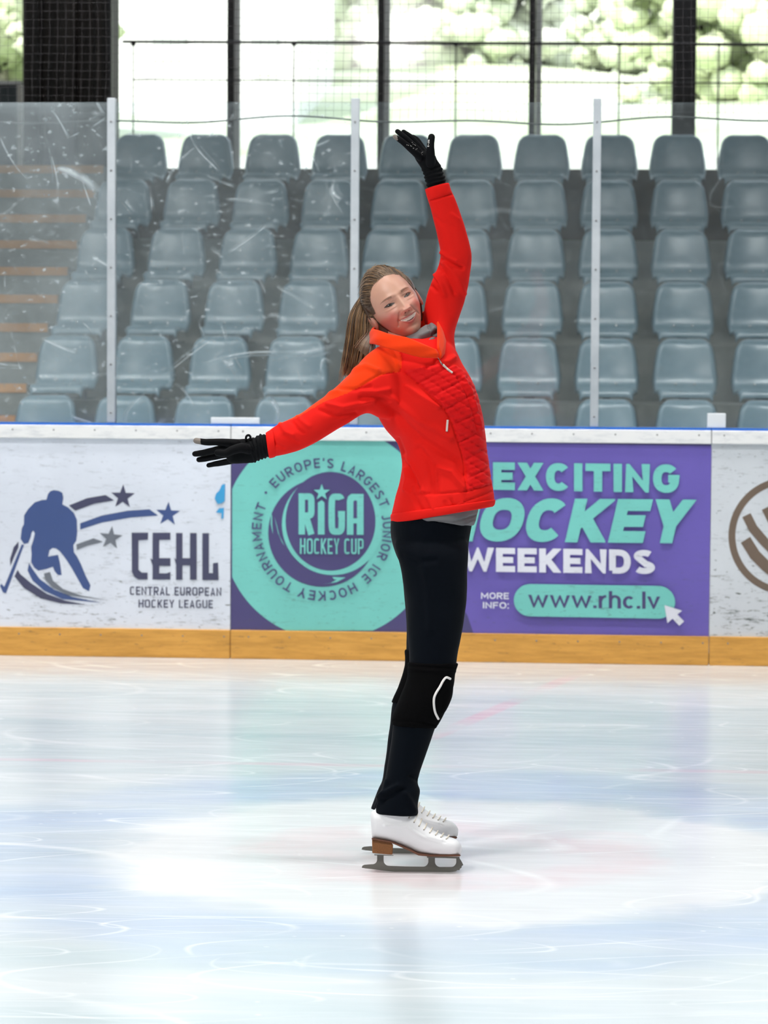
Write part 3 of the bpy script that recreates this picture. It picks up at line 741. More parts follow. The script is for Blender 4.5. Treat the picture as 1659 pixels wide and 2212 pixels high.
def T3(text, u0_, u1_, vb0, vt0, vb1, vt1, m, **k):
    return P2.text(text, z3(u0_, 0)[0], z3(u1_, 0)[0], z3(0, vb0)[1], z3(0, vt0)[1], z3(0, vb1)[1], z3(0, vt1)[1], m, **k)
T3('EXCITING', 208, 1190, 385, 240, 403, 252, M_teal, weight=.27, aspect=.80, gap=.10, label='EXCITING lettering')
T3('HOCKEY', -110, 1225, 655, 425, 668, 437, M_teal, weight=.27, aspect=.86, gap=.07, shear=.22, label='HOCKEY slanted lettering')
T3('WEEKENDS', 45, 1062, 815, 688, 830, 703, M_wprint, weight=.25, aspect=.80, gap=.09, label='WEEKENDS white lettering')
T3('MORE', 145, 292, 960, 926, 962, 928, M_wprint, weight=.19, aspect=.85, gap=.14, label='MORE lettering')
T3('INFO:', 155, 292, 1010, 976, 1012, 978, M_wprint, weight=.19, aspect=.85, gap=.14, label='INFO: lettering')
pill = [z3(405+87*math.cos(a), 967+87*math.sin(a)*.98) for a in np.linspace(PI/2, 3*PI/2, 20)]+[z3(1080+88*math.cos(a), 978+88*math.sin(a)*.98) for a in np.linspace(-PI/2, PI/2, 20)]
P2.polys('button_print', [pill], M_teal, 'teal rounded button')
T3('www.rhc.lv', 395, 1088, 1005, 915, 1013, 925, M_dpur, weight=.15, aspect=.66, gap=.08, label='www.rhc.lv lettering')
P2.polys('cursor_print', [[z3(*p) for p in [(1112, 993), (1205, 1022), (1180, 1042), (1216, 1078), (1190, 1102), (1155, 1064), (1128, 1088)]]], M_wprint, 'white arrow cursor')
# board 3 emblem
def ringarc(cx, cy, r, wd_, a0, a1, n=40, ry=None):
    o = [(cx+(r+wd_/2)*math.cos(math.radians(a)), cy+(ry or r+wd_/2)*math.sin(math.radians(a))) for a in np.linspace(a0, a1, n)]
    return o+[(cx+(r-wd_/2)*math.cos(math.radians(a)), cy+((ry-wd_ if ry else r-wd_/2))*math.sin(math.radians(a))) for a in np.linspace(a1, a0, n)]
def strokepoly(pts, wd_):
    V, Fc = stroke(pts, wd_, False); L = V[0::2]; R = V[1::2]; return [tuple(p) for p in L]+[tuple(p) for p in R[::-1]]
cx3, cy3 = 1700, 1158
P3.polys('emblem', [ringarc(cx3, cy3, 119, 15, 20, 340, 80)], M_brownp, 'brown ring emblem')
P3.polys('emblem', [strokepoly([z3(*p) for p in [(1545, 520), (1580, 590), (1640, 660), (1720, 740), (1860, 850)]], 20), strokepoly([z3(*p) for p in [(1540, 650), (1590, 730), (1650, 790), (1740, 860)]], 24), strokepoly([z3(*p) for p in [(1650, 480), (1690, 560), (1780, 640)]], 22)], M_brownp)

# plexiglass, posts, net
def plexi(seed, haze, scr):
    m = bpy.data.materials.new('scratched plexiglass'); m.use_nodes = True; nt = m.node_tree; L = nt.links
    b = nt.nodes['Principled BSDF']; nt.nodes.remove(b)
    tr = N(nt, 'ShaderNodeBsdfTransparent'); tr.inputs[0].default_value = (.93, .96, .97, 1)
    gl = N(nt, 'ShaderNodeBsdfGlossy'); gl.inputs['Roughness'].default_value = .03; gl.inputs[0].default_value = (1, 1, 1, 1)
    df = N(nt, 'ShaderNodeBsdfDiffuse'); df.inputs[0].default_value = (.62, .70, .74, 1)
    fr = N(nt, 'ShaderNodeFresnel'); fr.inputs[0].default_value = 1.35
    m1 = N(nt, 'ShaderNodeMixShader'); L.new(fr.outputs[0], m1.inputs[0]); L.new(tr.outputs[0], m1.inputs[1]); L.new(gl.outputs[0], m1.inputs[2])
    v = coords(nt, (1, 1, 1), loc=(seed*3.1, 0, seed))
    hz = ramp(nt, noise(nt, v, 2.0, 5, .6), [(.30, g3(haze*.5)), (.75, g3(haze*1.6))])
    tot = hz
    for sc, rot in ((2.0, .5), (2.8, 1.9), (1.2, -.5)):
        vv = coords(nt, (1, 1, 1), (0, rot, 0), loc=(seed*1.7, 0, rot*3)); mp = N(nt, 'ShaderNodeMapping'); mp.inputs['Scale'].default_value = (.35, 1, 1); L.new(vv, mp.inputs[0])
        nn = noise(nt, mp.outputs[0], sc, 1, .3); ab = N(nt, 'ShaderNodeMath', operation='PINGPONG'); ab.inputs[1].default_value = .09; L.new(nn, ab.inputs[0])
        f = ramp(nt, ab.outputs[0], [(0, g3(scr)), (.0014, g3(scr*.6)), (.003, g3(0))])
        f = mix(nt, 1, f, ramp(nt, noise(nt, v, 3.3+sc, 2), [(.52, g3(0)), (.62, g3(1))]), 'MULTIPLY'); tot = mix(nt, 1, tot, f, 'ADD')
    sp = ramp(nt, noise(nt, coords(nt, (1, 1, 1.5), (0, .6, 0), loc=(seed, 0, 0)), 26, 3, .6), [(.61, g3(0)), (.72, g3(scr*.8))]); tot = mix(nt, 1, tot, sp, 'ADD')
    m2 = N(nt, 'ShaderNodeMixShader'); L.new(tot, m2.inputs[0]); L.new(m1.outputs[0], m2.inputs[1]); L.new(df.outputs[0], m2.inputs[2])
    L.new(m2.outputs[0], nt.nodes['Material Output'].inputs[0]); return m
M_post = mat('aluminium post', (.62, .66, .70), .45, .1, nodes=conc((.36, .40, .44), (.52, .56, .60)))
PXS = [bx(239, 560), bx(765, 560), bx(1287, 560)]; ZG = 2.695
GY = YB+.035
names = ['left', 'middle', 'right']
for i, x in enumerate(PXS):
    p = empty('glass_post', (x, GY, ZT), '%s of the three pale metal posts holding the rink glass' % ('leftmost', 'middle', 'rightmost')[i], 'post', 'posts between the rink glass panels')
    finish(MB().box(x-.020, x+.020, GY-.025, GY+.03, ZT, ZG+.02).obj('profile', M_post, p), .004)
    for k in range(7):
        MB().ball((x+.0, GY-.026, ZT+.05+k*.235), .0055, 8, sc=(1, .4, 1)).obj('screw', M_screw, p, True)
edges = [PXS[0]-1.18]+PXS+[PXS[2]+1.18]
gl_lab = ['hazy scratched rink glass panel left of the first post', 'scratched rink glass panel between left and middle posts', 'clear rink glass panel behind the raised arm, right of the middle post', 'clear rink glass panel right of the rightmost post']
for i in range(4):
    hz, sr = ((.17, .45), (.085, .45), (.055, .08), (.045, .06))[i]
    o = MB().box(edges[i]+.021, edges[i+1]-.021, GY-.006, GY+.006, ZT+.001, ZG).obj('rink_glass', plexi(i+1, hz, sr))
    setp(o, gl_lab[i], 'glass panel', 'rink glass panels')
M_clip = mat('clip', (.7, .74, .78), .4)
for (a, b_, c, d_, lab) in ((455, 560, 902, 913, 'pale plastic strip at the foot of the glass above the lower glove'), (1528, 1568, 893, 905, 'small pale clip at the foot of the right glass panel')):
    xa, xb = bx(a, 905), bx(b_, 905)
    finish(setp(MB().box(xa, xb, GY-.03, GY-.008, ZT+.0005, bz((a+b_)/2, c)).obj('glass_clip', M_clip), lab, 'clip'), .003)
M_net = mat('net cord', (.05, .045, .05), .8)
mb = MB(); NY = YB+.12; xa, xb = bx(-200), bx(1860); zt_ = 3.55
def sag(x): return 2.615+.012*math.sin(x*3.1)+.01*math.sin(x*7)
x = xa; mb2 = []
cell = .040
while x < xb:
    mb.tube([(x+.004*math.sin(z*9+x*5), NY, z) for z in np.linspace(sag(x), zt_, 9)], .0007, 3, cap=False); x += cell
z = 2.66
while z < zt_:
    mb.tube([(xx, NY, z+.008*math.sin(xx*2.2+z*4)+.004*math.sin(xx*6)) for xx in np.linspace(xa, xb, 60)], .0007, 3, cap=False); z += cell
net = mb.obj('safety_net', M_net); setp(net, 'fine protective netting hanging above and behind the rink glass', 'net')
o = MB().tube([(xx, NY, sag(xx)) for xx in np.linspace(xa, xb, 90)], .0042, 8).obj('bottom_rope', mat('rope', (.04, .045, .045), .8), net, True)
#PERSON
# ================================================================== THE SKATER
FOOT = on_ice(890, 1883)
M_red = mat('red softshell', (.80, .013, .009), .8, spec=.12, sheen=0, nodes=weave(700, .15, .0006))
M_org = mat('orange red fleece', (.86, .048, .006), .95, spec=.08, sheen=.1, nodes=weave(330, .35, .001))
M_quilt = mat('red quilted nylon', (.76, .009, .010), .62, spec=.10, nodes=weave(140, .12, .0010))
M_trous = mat('dark trousers', (.0016, .0032, .0062), .9, spec=.07, sheen=.03, nodes=weave(900, .12, .0004))
M_knit = mat('black knit', (.0022, .0022, .0025), .95, spec=.06, nodes=weave(1200, .5, .0006))
M_glove = mat('black glove', (.0025, .003, .004), .75, spec=.12, nodes=weave(1100, .3, .0004))
M_gtip = mat('grey finger tip', (.20, .17, .15), .6)
M_grey = mat('grey jersey', (.17, .165, .17), .9, nodes=weave(900, .2, .0005))
M_tape = mat('pale zip tape', (.75, .66, .60), .6); M_zip = mat('zip metal', (.35, .33, .32), .35, .9)
M_groove = mat('seam shade', (.45, .008, .008), .9)
M_leather = mat('white boot leather', (.80, .81, .84), .38); M_lace = mat('cream lace', (.72, .67, .58), .8)
M_sole = mat('brown sole', (.14, .055, .03), .5); M_eye = mat('eyelet', (.35, .33, .30), .4, .7)
def heelm(nt, b): nt.links.new(ramp(nt, noise(nt, coords(nt), 900, 2), [(.35, (.15, .055, .015)), (.65, (.30, .125, .035))]), b.inputs['Base Color'])
M_heel = mat('brown heel', (.2, .09, .03), .6, nodes=heelm)
M_steel = mat('blade steel', (.20, .20, .18), .42, .55)
M_whitep = mat('white piping', (.85, .82, .80), .6)
M_skin = bpy.data.materials.new('skin'); M_skin.use_nodes = True
_nt = M_skin.node_tree; _b = _nt.nodes['Principled BSDF']; _a = N(_nt, 'ShaderNodeAttribute'); _a.attribute_name = 'tone'
_nt.links.new(_a.outputs['Color'], _b.inputs['Base Color']); _b.inputs['Roughness'].default_value = .42; _b.inputs['Specular IOR Level'].default_value = .45
_b.inputs['Subsurface Weight'].default_value = .08; _b.inputs['Subsurface Radius'].default_value = (.012, .004, .002); _b.inputs['Subsurface Scale'].default_value = .3

# ---- head
Xh0 = .858*RT+.515*UP; Uh = -.515*RT+.858*UP; AL = math.radians(13)
Fh = -math.cos(AL)*FW+math.sin(AL)*Xh0; Xh = math.cos(AL)*Xh0+math.sin(AL)*FW
OH = U(863, 647, D0+.02)-.088*Fh
def h2w(p): p = np.asarray(p); return OH+p[..., :1]*Xh+p[..., 1:2]*Fh+p[..., 2:3]*Uh
def gauss(x, z, cx_, cz, sx, sz): return np.exp(-((x-cx_)**2/(2*sx*sx)+(z-cz)**2/(2*sz*sz)))
def head_base(n):
    nx, ny, nz = n[..., 0], n[..., 1], n[..., 2]
    wsc = np.interp(nz, [-1, -.85, -.6, -.3, 0, .4, 1], [.66, .72, .82, .93, 1.0, 1.03, 1.0])
    x = .0755*nx*wsc
    zz = np.where(nz > 0, .118*nz, .117*nz)
    fr = np.interp(nz, [-1, -.7, 0, 1], [.97, .95, .90, .88])
    y = np.where(ny > 0, .090*np.abs(ny)**np.where(nz < 0, 1-.42*np.clip(-nz, 0, 1), 1.0), -.108*np.abs(ny)**.95)
    x = x*np.where(ny > 0, 1-.06*ny, 1.0)
    return np.stack([x, y, zz], -1)
def zu(x): return -.0565+4.6*x*x
def zl(x): return -.0690+19.5*x*x
def face_disp(p):
    x, y, z = p[..., 0], p[..., 1], p[..., 2]; ax = np.abs(x); m = smoothstep(.0, .03, y)
    d = -.0095*gauss(ax, z, .031, .001, .0125, .0095)-.003*gauss(ax, z, .014, .002, .006, .010)
    d += .0052*gauss(ax, z, .0315, -.001, .0095, .0058)+.0030*gauss(ax, z, .031, .0085, .012, .0022)+.0022*gauss(ax, z, .031, -.0105, .012, .0022)
    d += .0035*gauss(ax, z, .029, .020, .016, .0055)
    t = np.clip((.014-z)/.050, 0, 1); hh = .003+.0215*t**1.25; sg = .0060+.0042*t
    below = np.where(z < -.036, np.exp(-((z+.036)**2)/(2*.0040**2)), 1.0)*np.where(z > .014, np.exp(-((z-.014)**2)/(2*.008**2)), 1.0)
    d += hh*np.exp(-x*x/(2*sg*sg))*below
    d += .0085*gauss(ax, z, .0125, -.034, .0042, .0055)-.003*gauss(ax, z, .0065, -.0415, .003, .0022)
    d += .0085*gauss(ax, z, .040, -.029, .015, .0120)
    # smile lines
    tt = np.clip((-z-.030)/.034, 0, 1); lx = .0185+.0175*tt
    d -= .0042*np.exp(-(ax-lx)**2/(2*.0028**2))*smoothstep(-.070, -.062, z)*(1-smoothstep(-.034, -.028, z))
    d += .0045*gauss(x, z, 0, -.062, .024, .015)
    inm = (z < zu(x)) & (z > zl(x)) & (ax < .0285)
    up = np.clip(1-(ax/.031)**2, 0, 1)
    d += .0030*np.exp(-(z-zu(x)-.0026)**2/(2*.0020**2))*up
    d += .0040*np.exp(-(z-zl(x)+.0035)**2/(2*.0030**2))*up
    d -= np.where(inm, .0025, 0)
    d -= .0030*gauss(ax, z, .0308, -.0520, .003, .0035)
    d -= .0035*gauss(x, z, 0, -.0835, .016, .0040)
    d += .0065*gauss(x, z, 0, -.101, .015, .0100)
    d -= .0010*np.exp(-(z+.0085-.15*(ax-.02))**2/(2*.0016**2))*np.exp(-(ax-.045)**2/(2*.008**2))*1.2
    d -= .0030*gauss(ax, z, .066, .022, .010, .018)
    q = p.copy(); q[..., 1] += d*m; return q
nt_, np_ = 300, 420
th = np.linspace(0.004, PI-.004, nt_)[:, None]; ph = np.linspace(0, 2*PI, np_, endpoint=False)[None]
nn = np.stack([np.sin(th)*np.sin(ph), np.sin(th)*np.cos(ph), np.cos(th)*np.ones_like(ph)], -1)
HB = head_base(nn); HP = face_disp(HB); hp = HP.reshape(-1, 3)
HF = [(i*np_+k, i*np_+(k+1) % np_, (i+1)*np_+(k+1) % np_, (i+1)*np_+k) for i in range(nt_-1) for k in range(np_)]
x, y, z = hp[:, 0], hp[:, 1], hp[:, 2]; ax = np.abs(x); frn = y > .02
col = np.tile(np.array([.60, .335, .245]), (len(hp), 1))
def blend(mask, c):
    global col
    m = np.clip(mask, 0, 1)[:, None]*frn[:, None]; col = col*(1-m)+np.array(c)*m
blend(.7*gauss(ax, z, .042, -.030, .015, .013), (.62, .20, .17)); blend(.45*gauss(x, z, 0, -.034, .010, .008), (.62, .24, .19))
blend(.35*gauss(ax, z, .031, -.010, .012, .005), (.42, .22, .17)); blend(.35*gauss(ax, z, .016, .002, .006, .008), (.40, .20, .15))
blend(.30*gauss(ax, z, .031, .010, .013, .004), (.40, .22, .17))
tt = np.clip((-z-.030)/.034, 0, 1); lx = .0185+.0175*tt
blend(.35*np.exp(-(ax-lx)**2/(2*.0014**2))*((z > -.066) & (z < -.031)), (.38, .15, .12))
bz_ = .0195+.10*(ax-.018)-9*(ax-.030)**2*(ax > .030)-2.0*(ax-.03)**2
bw = np.where(ax < .03, .0030, .0030-(ax-.03)*.12)
blend(.72*((np.abs(z-bz_) < bw) & (ax > .014) & (ax < .051))*smoothstep(.014, .019, ax), (.17, .085, .05))
up = np.clip(1-(ax/.0305)**2, 0, 1)
blend(.8*((z > zu(x)) & (z < zu(x)+.0052*up*(1-.25*np.exp(-(x/.004)**2)))), (.48, .15, .13))
blend(.85*((z < zl(x)) & (z > zl(x)-.0085*up)), (.50, .15, .13))
inm = (z < zu(x)) & (z > zl(x)) & (ax < .0285)
blend(1.0*inm, (.09, .02, .02)); tl = zu(x)-.0090*np.clip(1-(ax/.0295)**4, 0, 1)
blend(1.0*(inm & (z > tl) & (ax < .0262)), (.86, .78, .68))
blend(.45*(inm & (np.abs(((ax+.0002) % .0072)-.0072+.0002) < .0004)), (.45, .36, .30))
blend(.9*((gauss(ax, z, .0065, -.0425, .0024, .0013) > .6)), (.10, .03, .025))
ex = ax-.0315; op = .0037*np.clip(1-(ex/.0142)**2, 0, 1); ez = z-.0005-.12*ex
eye = (np.abs(ez) < op) & (np.abs(ex) < .0142)
blend(1.0*eye, (.075, .055, .05)); blend(1.0*(eye & ((ex-.0010*np.sign(x))**2+(ez-.0006)**2 < .0056**2)), (.020, .018, .010))
blend(1.0*(((ex-.0010*np.sign(x))**2+(ez-.0006)**2 < .0021**2) & eye), (.004, .003, .003))
blend(1.0*(((ex-.0030)**2+(ez-.0022)**2 < .0008**2) & eye), (.9, .9, .9))
blend(.95*((ez > op-.0006) & (ez < op+.0016) & (np.abs(ex) < .0155)), (.022, .012, .009))
blend(.60*((ez < -op+.0002) & (ez > -op-.0010) & (np.abs(ex) < .0140)), (.09, .04, .03))
bodyV = h2w(hp).tolist(); bodyF = list(HF); bodyC = col.tolist()
bd = MB()
for sg in (-1, 1):      # ears
    E = []; 
    for i in range(13):
        a = PI*i/12
        for k in range(20):
            t = 2*PI*k/20; rr = .019*(1+.25*math.cos(t)); ez_ = .029*math.sin(a)*math.sin(t)*1.0; ey_ = .017*math.sin(a)*math.cos(t)
            E.append((sg*(.0765+.009*math.cos(a)*1.0+.006*(1-math.cos(t))*math.sin(a)*.6), -.008+ey_+.0*ez_-.08*abs(ez_), -.014+ez_))
    E = h2w(np.array(E))
    bd.add(E, [(i*20+k, i*20+(k+1) % 20, (i+1)*20+(k+1) % 20, (i+1)*20+k) for i in range(12) for k in range(20)])
def shrink(R, k=.82):
    o = []
    for (a, b, c, d, t, dc) in R:
        mx, my = (a+c)/2, (b+d)/2; o.append((mx+(a-mx)*k, my+(b-my)*k, mx+(c-mx)*k, my+(d-my)*k, t*k, dc))
    return o
# ---- outlines of the clothes, two silhouette points per ring plus thickness
R_torso = [(868, 735, 945, 725, .055, .10), (838, 742, 962, 732, .085, .10), (812, 758, 982, 752, .115, .10), (803, 790, 999, 785, .140, .10), (803, 835, 1023, 828, .150, .10),
    (810, 882, 1037, 870, .152, .10), (832, 925, 1046, 918, .146, .11), (857, 958, 1051, 955, .138, .12), (867, 1000, 1056, 990, .138, .13), (861, 1045, 1062, 1030, .148, .13),
    (852, 1085, 1066, 1058, .156, .13), (846, 1112, 1068, 1078, .160, .13), (847, 1128, 1064, 1090, .158, .13)]
R_armR = [(578, 934, 584, 989, .036, -.02), (600, 920, 612, 982, .042, -.025), (640, 900, 660, 966, .045, -.03), (682, 870, 705, 942, .049, -.035), (722, 839, 748, 918, .053, -.03), (758, 806, 790, 893, .060, -.02), (788, 772, 825, 905, .072, .0), (822, 745, 868, 900, .082, .03), (868, 740, 905, 880, .085, .07)]
R_armL = [(921, 416, 969, 400, .034, .02), (928, 440, 980, 424, .037, .03), (936, 470, 993, 456, .040, .045), (945, 508, 1007, 498, .043, .06), (951, 540, 1016, 535, .046, .075), (949, 565, 1019, 562, .047, .085), (936, 603, 1014, 600, .051, .10), (923, 640, 1006, 640, .056, .12), (917, 678, 994, 682, .062, .13), (922, 718, 982, 722, .070, .13), (925, 760, 985, 765, .075, .12)]
R_pelv = [(864, 1080, 1034, 1060, .125, .13), (848, 1110, 1028, 1095, .140, .13), (843, 1135, 1020, 1135, .148, .13), (845, 1165, 1015, 1165, .146, .13), (853, 1195, 1012, 1195, .135, .125), (862, 1215, 1008, 1215, .115, .12)]
R_legN = [(862, 1150, 1000, 1150, .060, .08), (852, 1175, 1012, 1175, .078, .06), (858, 1200, 1012, 1200, .088, .045), (868, 1240, 1010, 1240, .086, .04), (875, 1290, 1008, 1290, .083, .035), (879, 1340, 1001, 1340, .078, .025), (883, 1400, 990, 1400, .070, .015), (884, 1435, 985, 1435, .066, .01), (879, 1472, 976, 1472, .063, .005), (862, 1520, 966, 1515, .060, .0), (850, 1558, 944, 1562, .058, 0), (844, 1600, 928, 1606, .056, 0), (837, 1650, 911, 1655, .050, 0), (829, 1692, 902, 1690, .049, 0), (822, 1712, 907, 1708, .053, 0), (816, 1735, 902, 1738, .055, 0), (807, 1753, 903, 1758, .055, 0), (809, 1758, 900, 1761, .048, 0)]
R_legF = [(862, 1170, 1000, 1170, .080, .20), (868, 1240, 995, 1240, .080, .21), (876, 1320, 985, 1320, .075, .225), (878, 1400, 970, 1400, .068, .24), (876, 1438, 966, 1438, .064, .25), (863, 1480, 958, 1480, .060, .26), (849, 1518, 940, 1518, .058, .27), (843, 1560, 922, 1560, .056, .28), (838, 1600, 912, 1600, .052, .29), (832, 1650, 900, 1650, .048, .30), (826, 1686, 893, 1690, .048, .31), (819, 1703, 897, 1700, .052, .31), (802, 1744, 897, 1748, .055, .31), (805, 1748, 894, 1752, .048, .31)]
for R, k in ((R_torso, .80), (R_armR, .62), (R_armL, .62), (R_pelv, .82), (R_legN, .78), (R_legF, .78)): loft(bd, shrink(R, k), 24, 2)
bd.tube(px3([(850, 690, .14), (872, 730, .13), (900, 780, .12)]), [.056, .056, .07], 24)
for P, r in (([(578, 962, -.02), (545, 972, -.02), (500, 975, -.02)], [.018, .014, .010]), ([(945, 410, .02), (930, 370, .02), (912, 335, .01)], [.018, .014, .009])): bd.tube(px3(P), r, 16)
o0 = len(bodyV); bodyV += bd.V; bodyF += [[i+o0 for i in f] for f in bd.F]; bodyC += [[.56, .28, .21]]*len(bd.V)
person = mesh_obj('person', bodyV, bodyF, M_skin, None, True, loc=FOOT)
setp(person, 'smiling woman in red jacket and white skates, one gloved arm raised, the other out behind', 'person')
at = person.data.color_attributes.new('tone', 'FLOAT_COLOR', 'POINT'); at.data.foreach_set('color', np.hstack([np.array(bodyC), np.ones((len(bodyC), 1))]).ravel().astype(np.float32))
finish(person)

# ---- jacket
def fabric(name, mb, voxel, mats, creases=(), amp=.002, freq=9, matfn=None, extra=None, sm=4, open_hem=None):
    V, Fc, Nn = remesh(mb, voxel, sm)
    px, py, dz = proj(V); face = -(Nn@FW); m = smoothstep(-.1, .35, face); d = np.zeros(len(V))
    for pts, sg, dp in creases: d += 1.7*dp*np.exp(-seg_dist(px, py, pts)**2/(2*sg*sg))*m
    if amp: d += 1.3*amp*np.array([mnoise.noise(Vector((v[0]*freq, v[1]*freq, v[2]*freq*.8)))+.5*mnoise.noise(Vector((v[0]*freq*2.3, v[1]*freq*2.3, v[2]*freq*2.3))) for v in V])
    if extra is not None: d += extra(px, py, V)*m
    V = V+Nn*d[:, None]
    mi = None
    if matfn is not None:
        c = np.array([V[list(f)].mean(0) for f in Fc]); fx, fy, fz = proj(c); fn = np.array([-(Nn[f[0]]@FW) for f in Fc]); mi = matfn(fx, fy, fn)
    return mesh_obj(name, V, Fc, mats, person, True, midx=mi)
def z6(L): return [(780+u*.2079, 700+v*.2079) for u, v in L]
def zA(L): return [(780+u*.18083, 240+v*.18083) for u, v in L]
def zB(L): return [(390+u*.18083, 880+v*.18083) for u, v in L]
QP = z6([(430, 485), (620, 455), (800, 410), (1000, 440), (1070, 490), (1150, 600), (1260, 700), (1300, 1000), (1400, 1400), (1400, 1650), (1340, 1675), (1100, 1732), (1090, 1500), (1040, 1300), (990, 1150), (940, 1000), (870, 880), (800, 800), (590, 620)])
OP = [(575, 925), (640, 903), (700, 868), (748, 851), (835, 805), (864, 803), (869, 778), (860, 750), (868, 700), (700, 690), (560, 880)]
CR = [(z6([(200, 800), (330, 900), (450, 1040), (600, 1190), (820, 1320), (1000, 1430), (1080, 1560)]), 6, -.007), (z6([(330, 780), (480, 900), (620, 1010), (780, 1090), (920, 1180)]), 5, .006),
    (z6([(380, 1200), (440, 1400), (500, 1520), (600, 1700)]), 4, -.006), (z6([(430, 1380), (560, 1540), (640, 1740)]), 3.5, .005), (z6([(760, 1450), (800, 1560), (800, 1750)]), 1.5, -.003),
    (z6([(590, 1762), (850, 1758), (1090, 1738), (1340, 1670)]), 1.3, -.0028), (z6([(320, 1985), (560, 1990), (850, 1942), (1000, 1872), (1200, 1800), (1370, 1735)]), 1.4, -.003),
    (z6([(0, 640), (200, 520), (400, 490)]), 1.3, -.003), (z6([(385, 190), (410, 350), (410, 490)]), 2, -.004), (z6([(300, 250), (370, 340), (390, 430)]), 3, .004),
    (z6([(0, 700), (150, 705), (290, 680)]), 3, .004), (z6([(0, 765), (200, 762), (300, 800)]), 3, -.004), (z6([(0, 820), (130, 800)]), 3, .003),
    (z6([(430, 500), (590, 620), (760, 790), (870, 880), (940, 1000), (990, 1150), (1040, 1300), (1090, 1500), (1100, 1730)]), 1.6, -.004), (z6([(470, 640), (640, 760), (800, 860)]), 3.5, .005),
    (z6([(460, 1500), (480, 1600), (460, 1720)]), 3, .006), (z6([(500, 1480), (545, 1600), (500, 1720)]), 3, -.004), (z6([(800, 1500), (940, 1540), (1060, 1700)]), 4, .006), (z6([(600, 1300), (700, 1420), (740, 1600), (760, 1740)]), 5, -.005),
    (z6([(1000, 560), (1100, 720), (1160, 900), (1200, 1100)]), 1.6, -.0035), (z6([(1060, 560), (1150, 720), (1200, 900), (1250, 1100)]), 2.2, .003),
    (z6([(540, 1780), (600, 1900), (640, 1960)]), 4, -.004), (z6([(690, 1800), (730, 1880), (760, 1950)]), 3, .004), (z6([(800, 360), (760, 420), (680, 450)]), 3, -.004), (z6([(830, 400), (900, 390), (960, 350)]), 4, .005),
    (z6([(930, 1820), (960, 1880), (990, 1930)]), 2, -.003), (z6([(870, 1850), (890, 1930)]), 2, -.003), (z6([(1000, 1880), (1060, 1850)]), 2, .003),
    (zA([(930, 1760), (1100, 1830), (1210, 1870)]), 3, -.006), (zA([(960, 1690), (1060, 1750), (1130, 1790)]), 2.5, .004), (zA([(930, 1840), (1040, 2000), (1120, 2180)]), 3, -.005), (zA([(990, 1800), (1150, 1990), (1230, 2180)]), 3, .004),
    (zA([(880, 1950), (960, 2080), (1000, 2200)]), 3, .005), (zA([(900, 1870), (960, 1930)]), 2, -.004), (zA([(870, 1990), (920, 2050)]), 2, -.004), (zA([(840, 2090), (900, 2150)]), 2, -.004),
    (zA([(870, 1250), (960, 1330), (1080, 1380)]), 3, -.002), (zA([(1080, 1230), (1160, 1290)]), 2, .002), (zA([(790, 1065), (900, 1050), (1085, 990)]), 1.3, -.003),
    (zB([(1060, 340), (1130, 440), (1230, 480)]), 2.5, -.003), (zB([(1190, 200), (1260, 300), (1340, 330)]), 3, .004), (zB([(1340, 180), (1400, 260), (1470, 300)]), 2.5, -.004), (zB([(1250, 340), (1400, 420)]), 3, -.003), (zB([(1090, 290), (1120, 420), (1090, 560)]), 1.5, -.0025), (zB([(1400, 120), (1530, 230)]), 3, .003),
    ([(706, 872), (740, 880), (790, 868)], 3, .004), ([(690, 885), (730, 900), (770, 893)], 3, -.004), ([(735, 838), (765, 842), (800, 835)], 3, -.003), ([(760, 800), (790, 790), (815, 800)], 4, .004), ([(700, 850), (730, 845)], 3, .003)]
def quilt(px, py, V):
    u = (px-780)/.2079; v = (py-700)/.2079
    a = .476*u+.879*v-826; b = -.566*u+.825*v-172
    da = np.abs((a+93) % 186-93)*.2079; db = np.abs((b+47) % 95-47.5)*.2079
    q = -.0042*np.exp(-da**2/(2*1.4**2))-.0036*np.exp(-db**2/(2*1.4**2))+.0012*np.sin(a*.11+b*.02)*np.exp(-db**2/60)
    x0 = inpoly(px, py, QP)
    return np.where(x0, q+.003, 0)
jb = MB(); loft(jb, R_torso, 56, 5, 2.1); loft(jb, R_armR, 40, 4, 2.0); loft(jb, R_armL, 40, 4, 2.0)
def jm(fx, fy, fn):
    mi = np.zeros(len(fx), int); mi[inpoly(fx, fy, OP) & (fn > -.6)] = 1; mi[inpoly(fx, fy, QP) & (fn > -.05)] = 2; return mi
jacket = fabric('jacket', jb, .0042, [M_red, M_org, M_quilt], CR, .0030, 8, jm, quilt, 6)
jacket['label'] = 'red jacket with quilted front and orange-red fleece shoulder'
bj = BVHTree.FromPolygons([v.co for v in jacket.data.vertices], [tuple(p.vertices) for p in jacket.data.polygons])
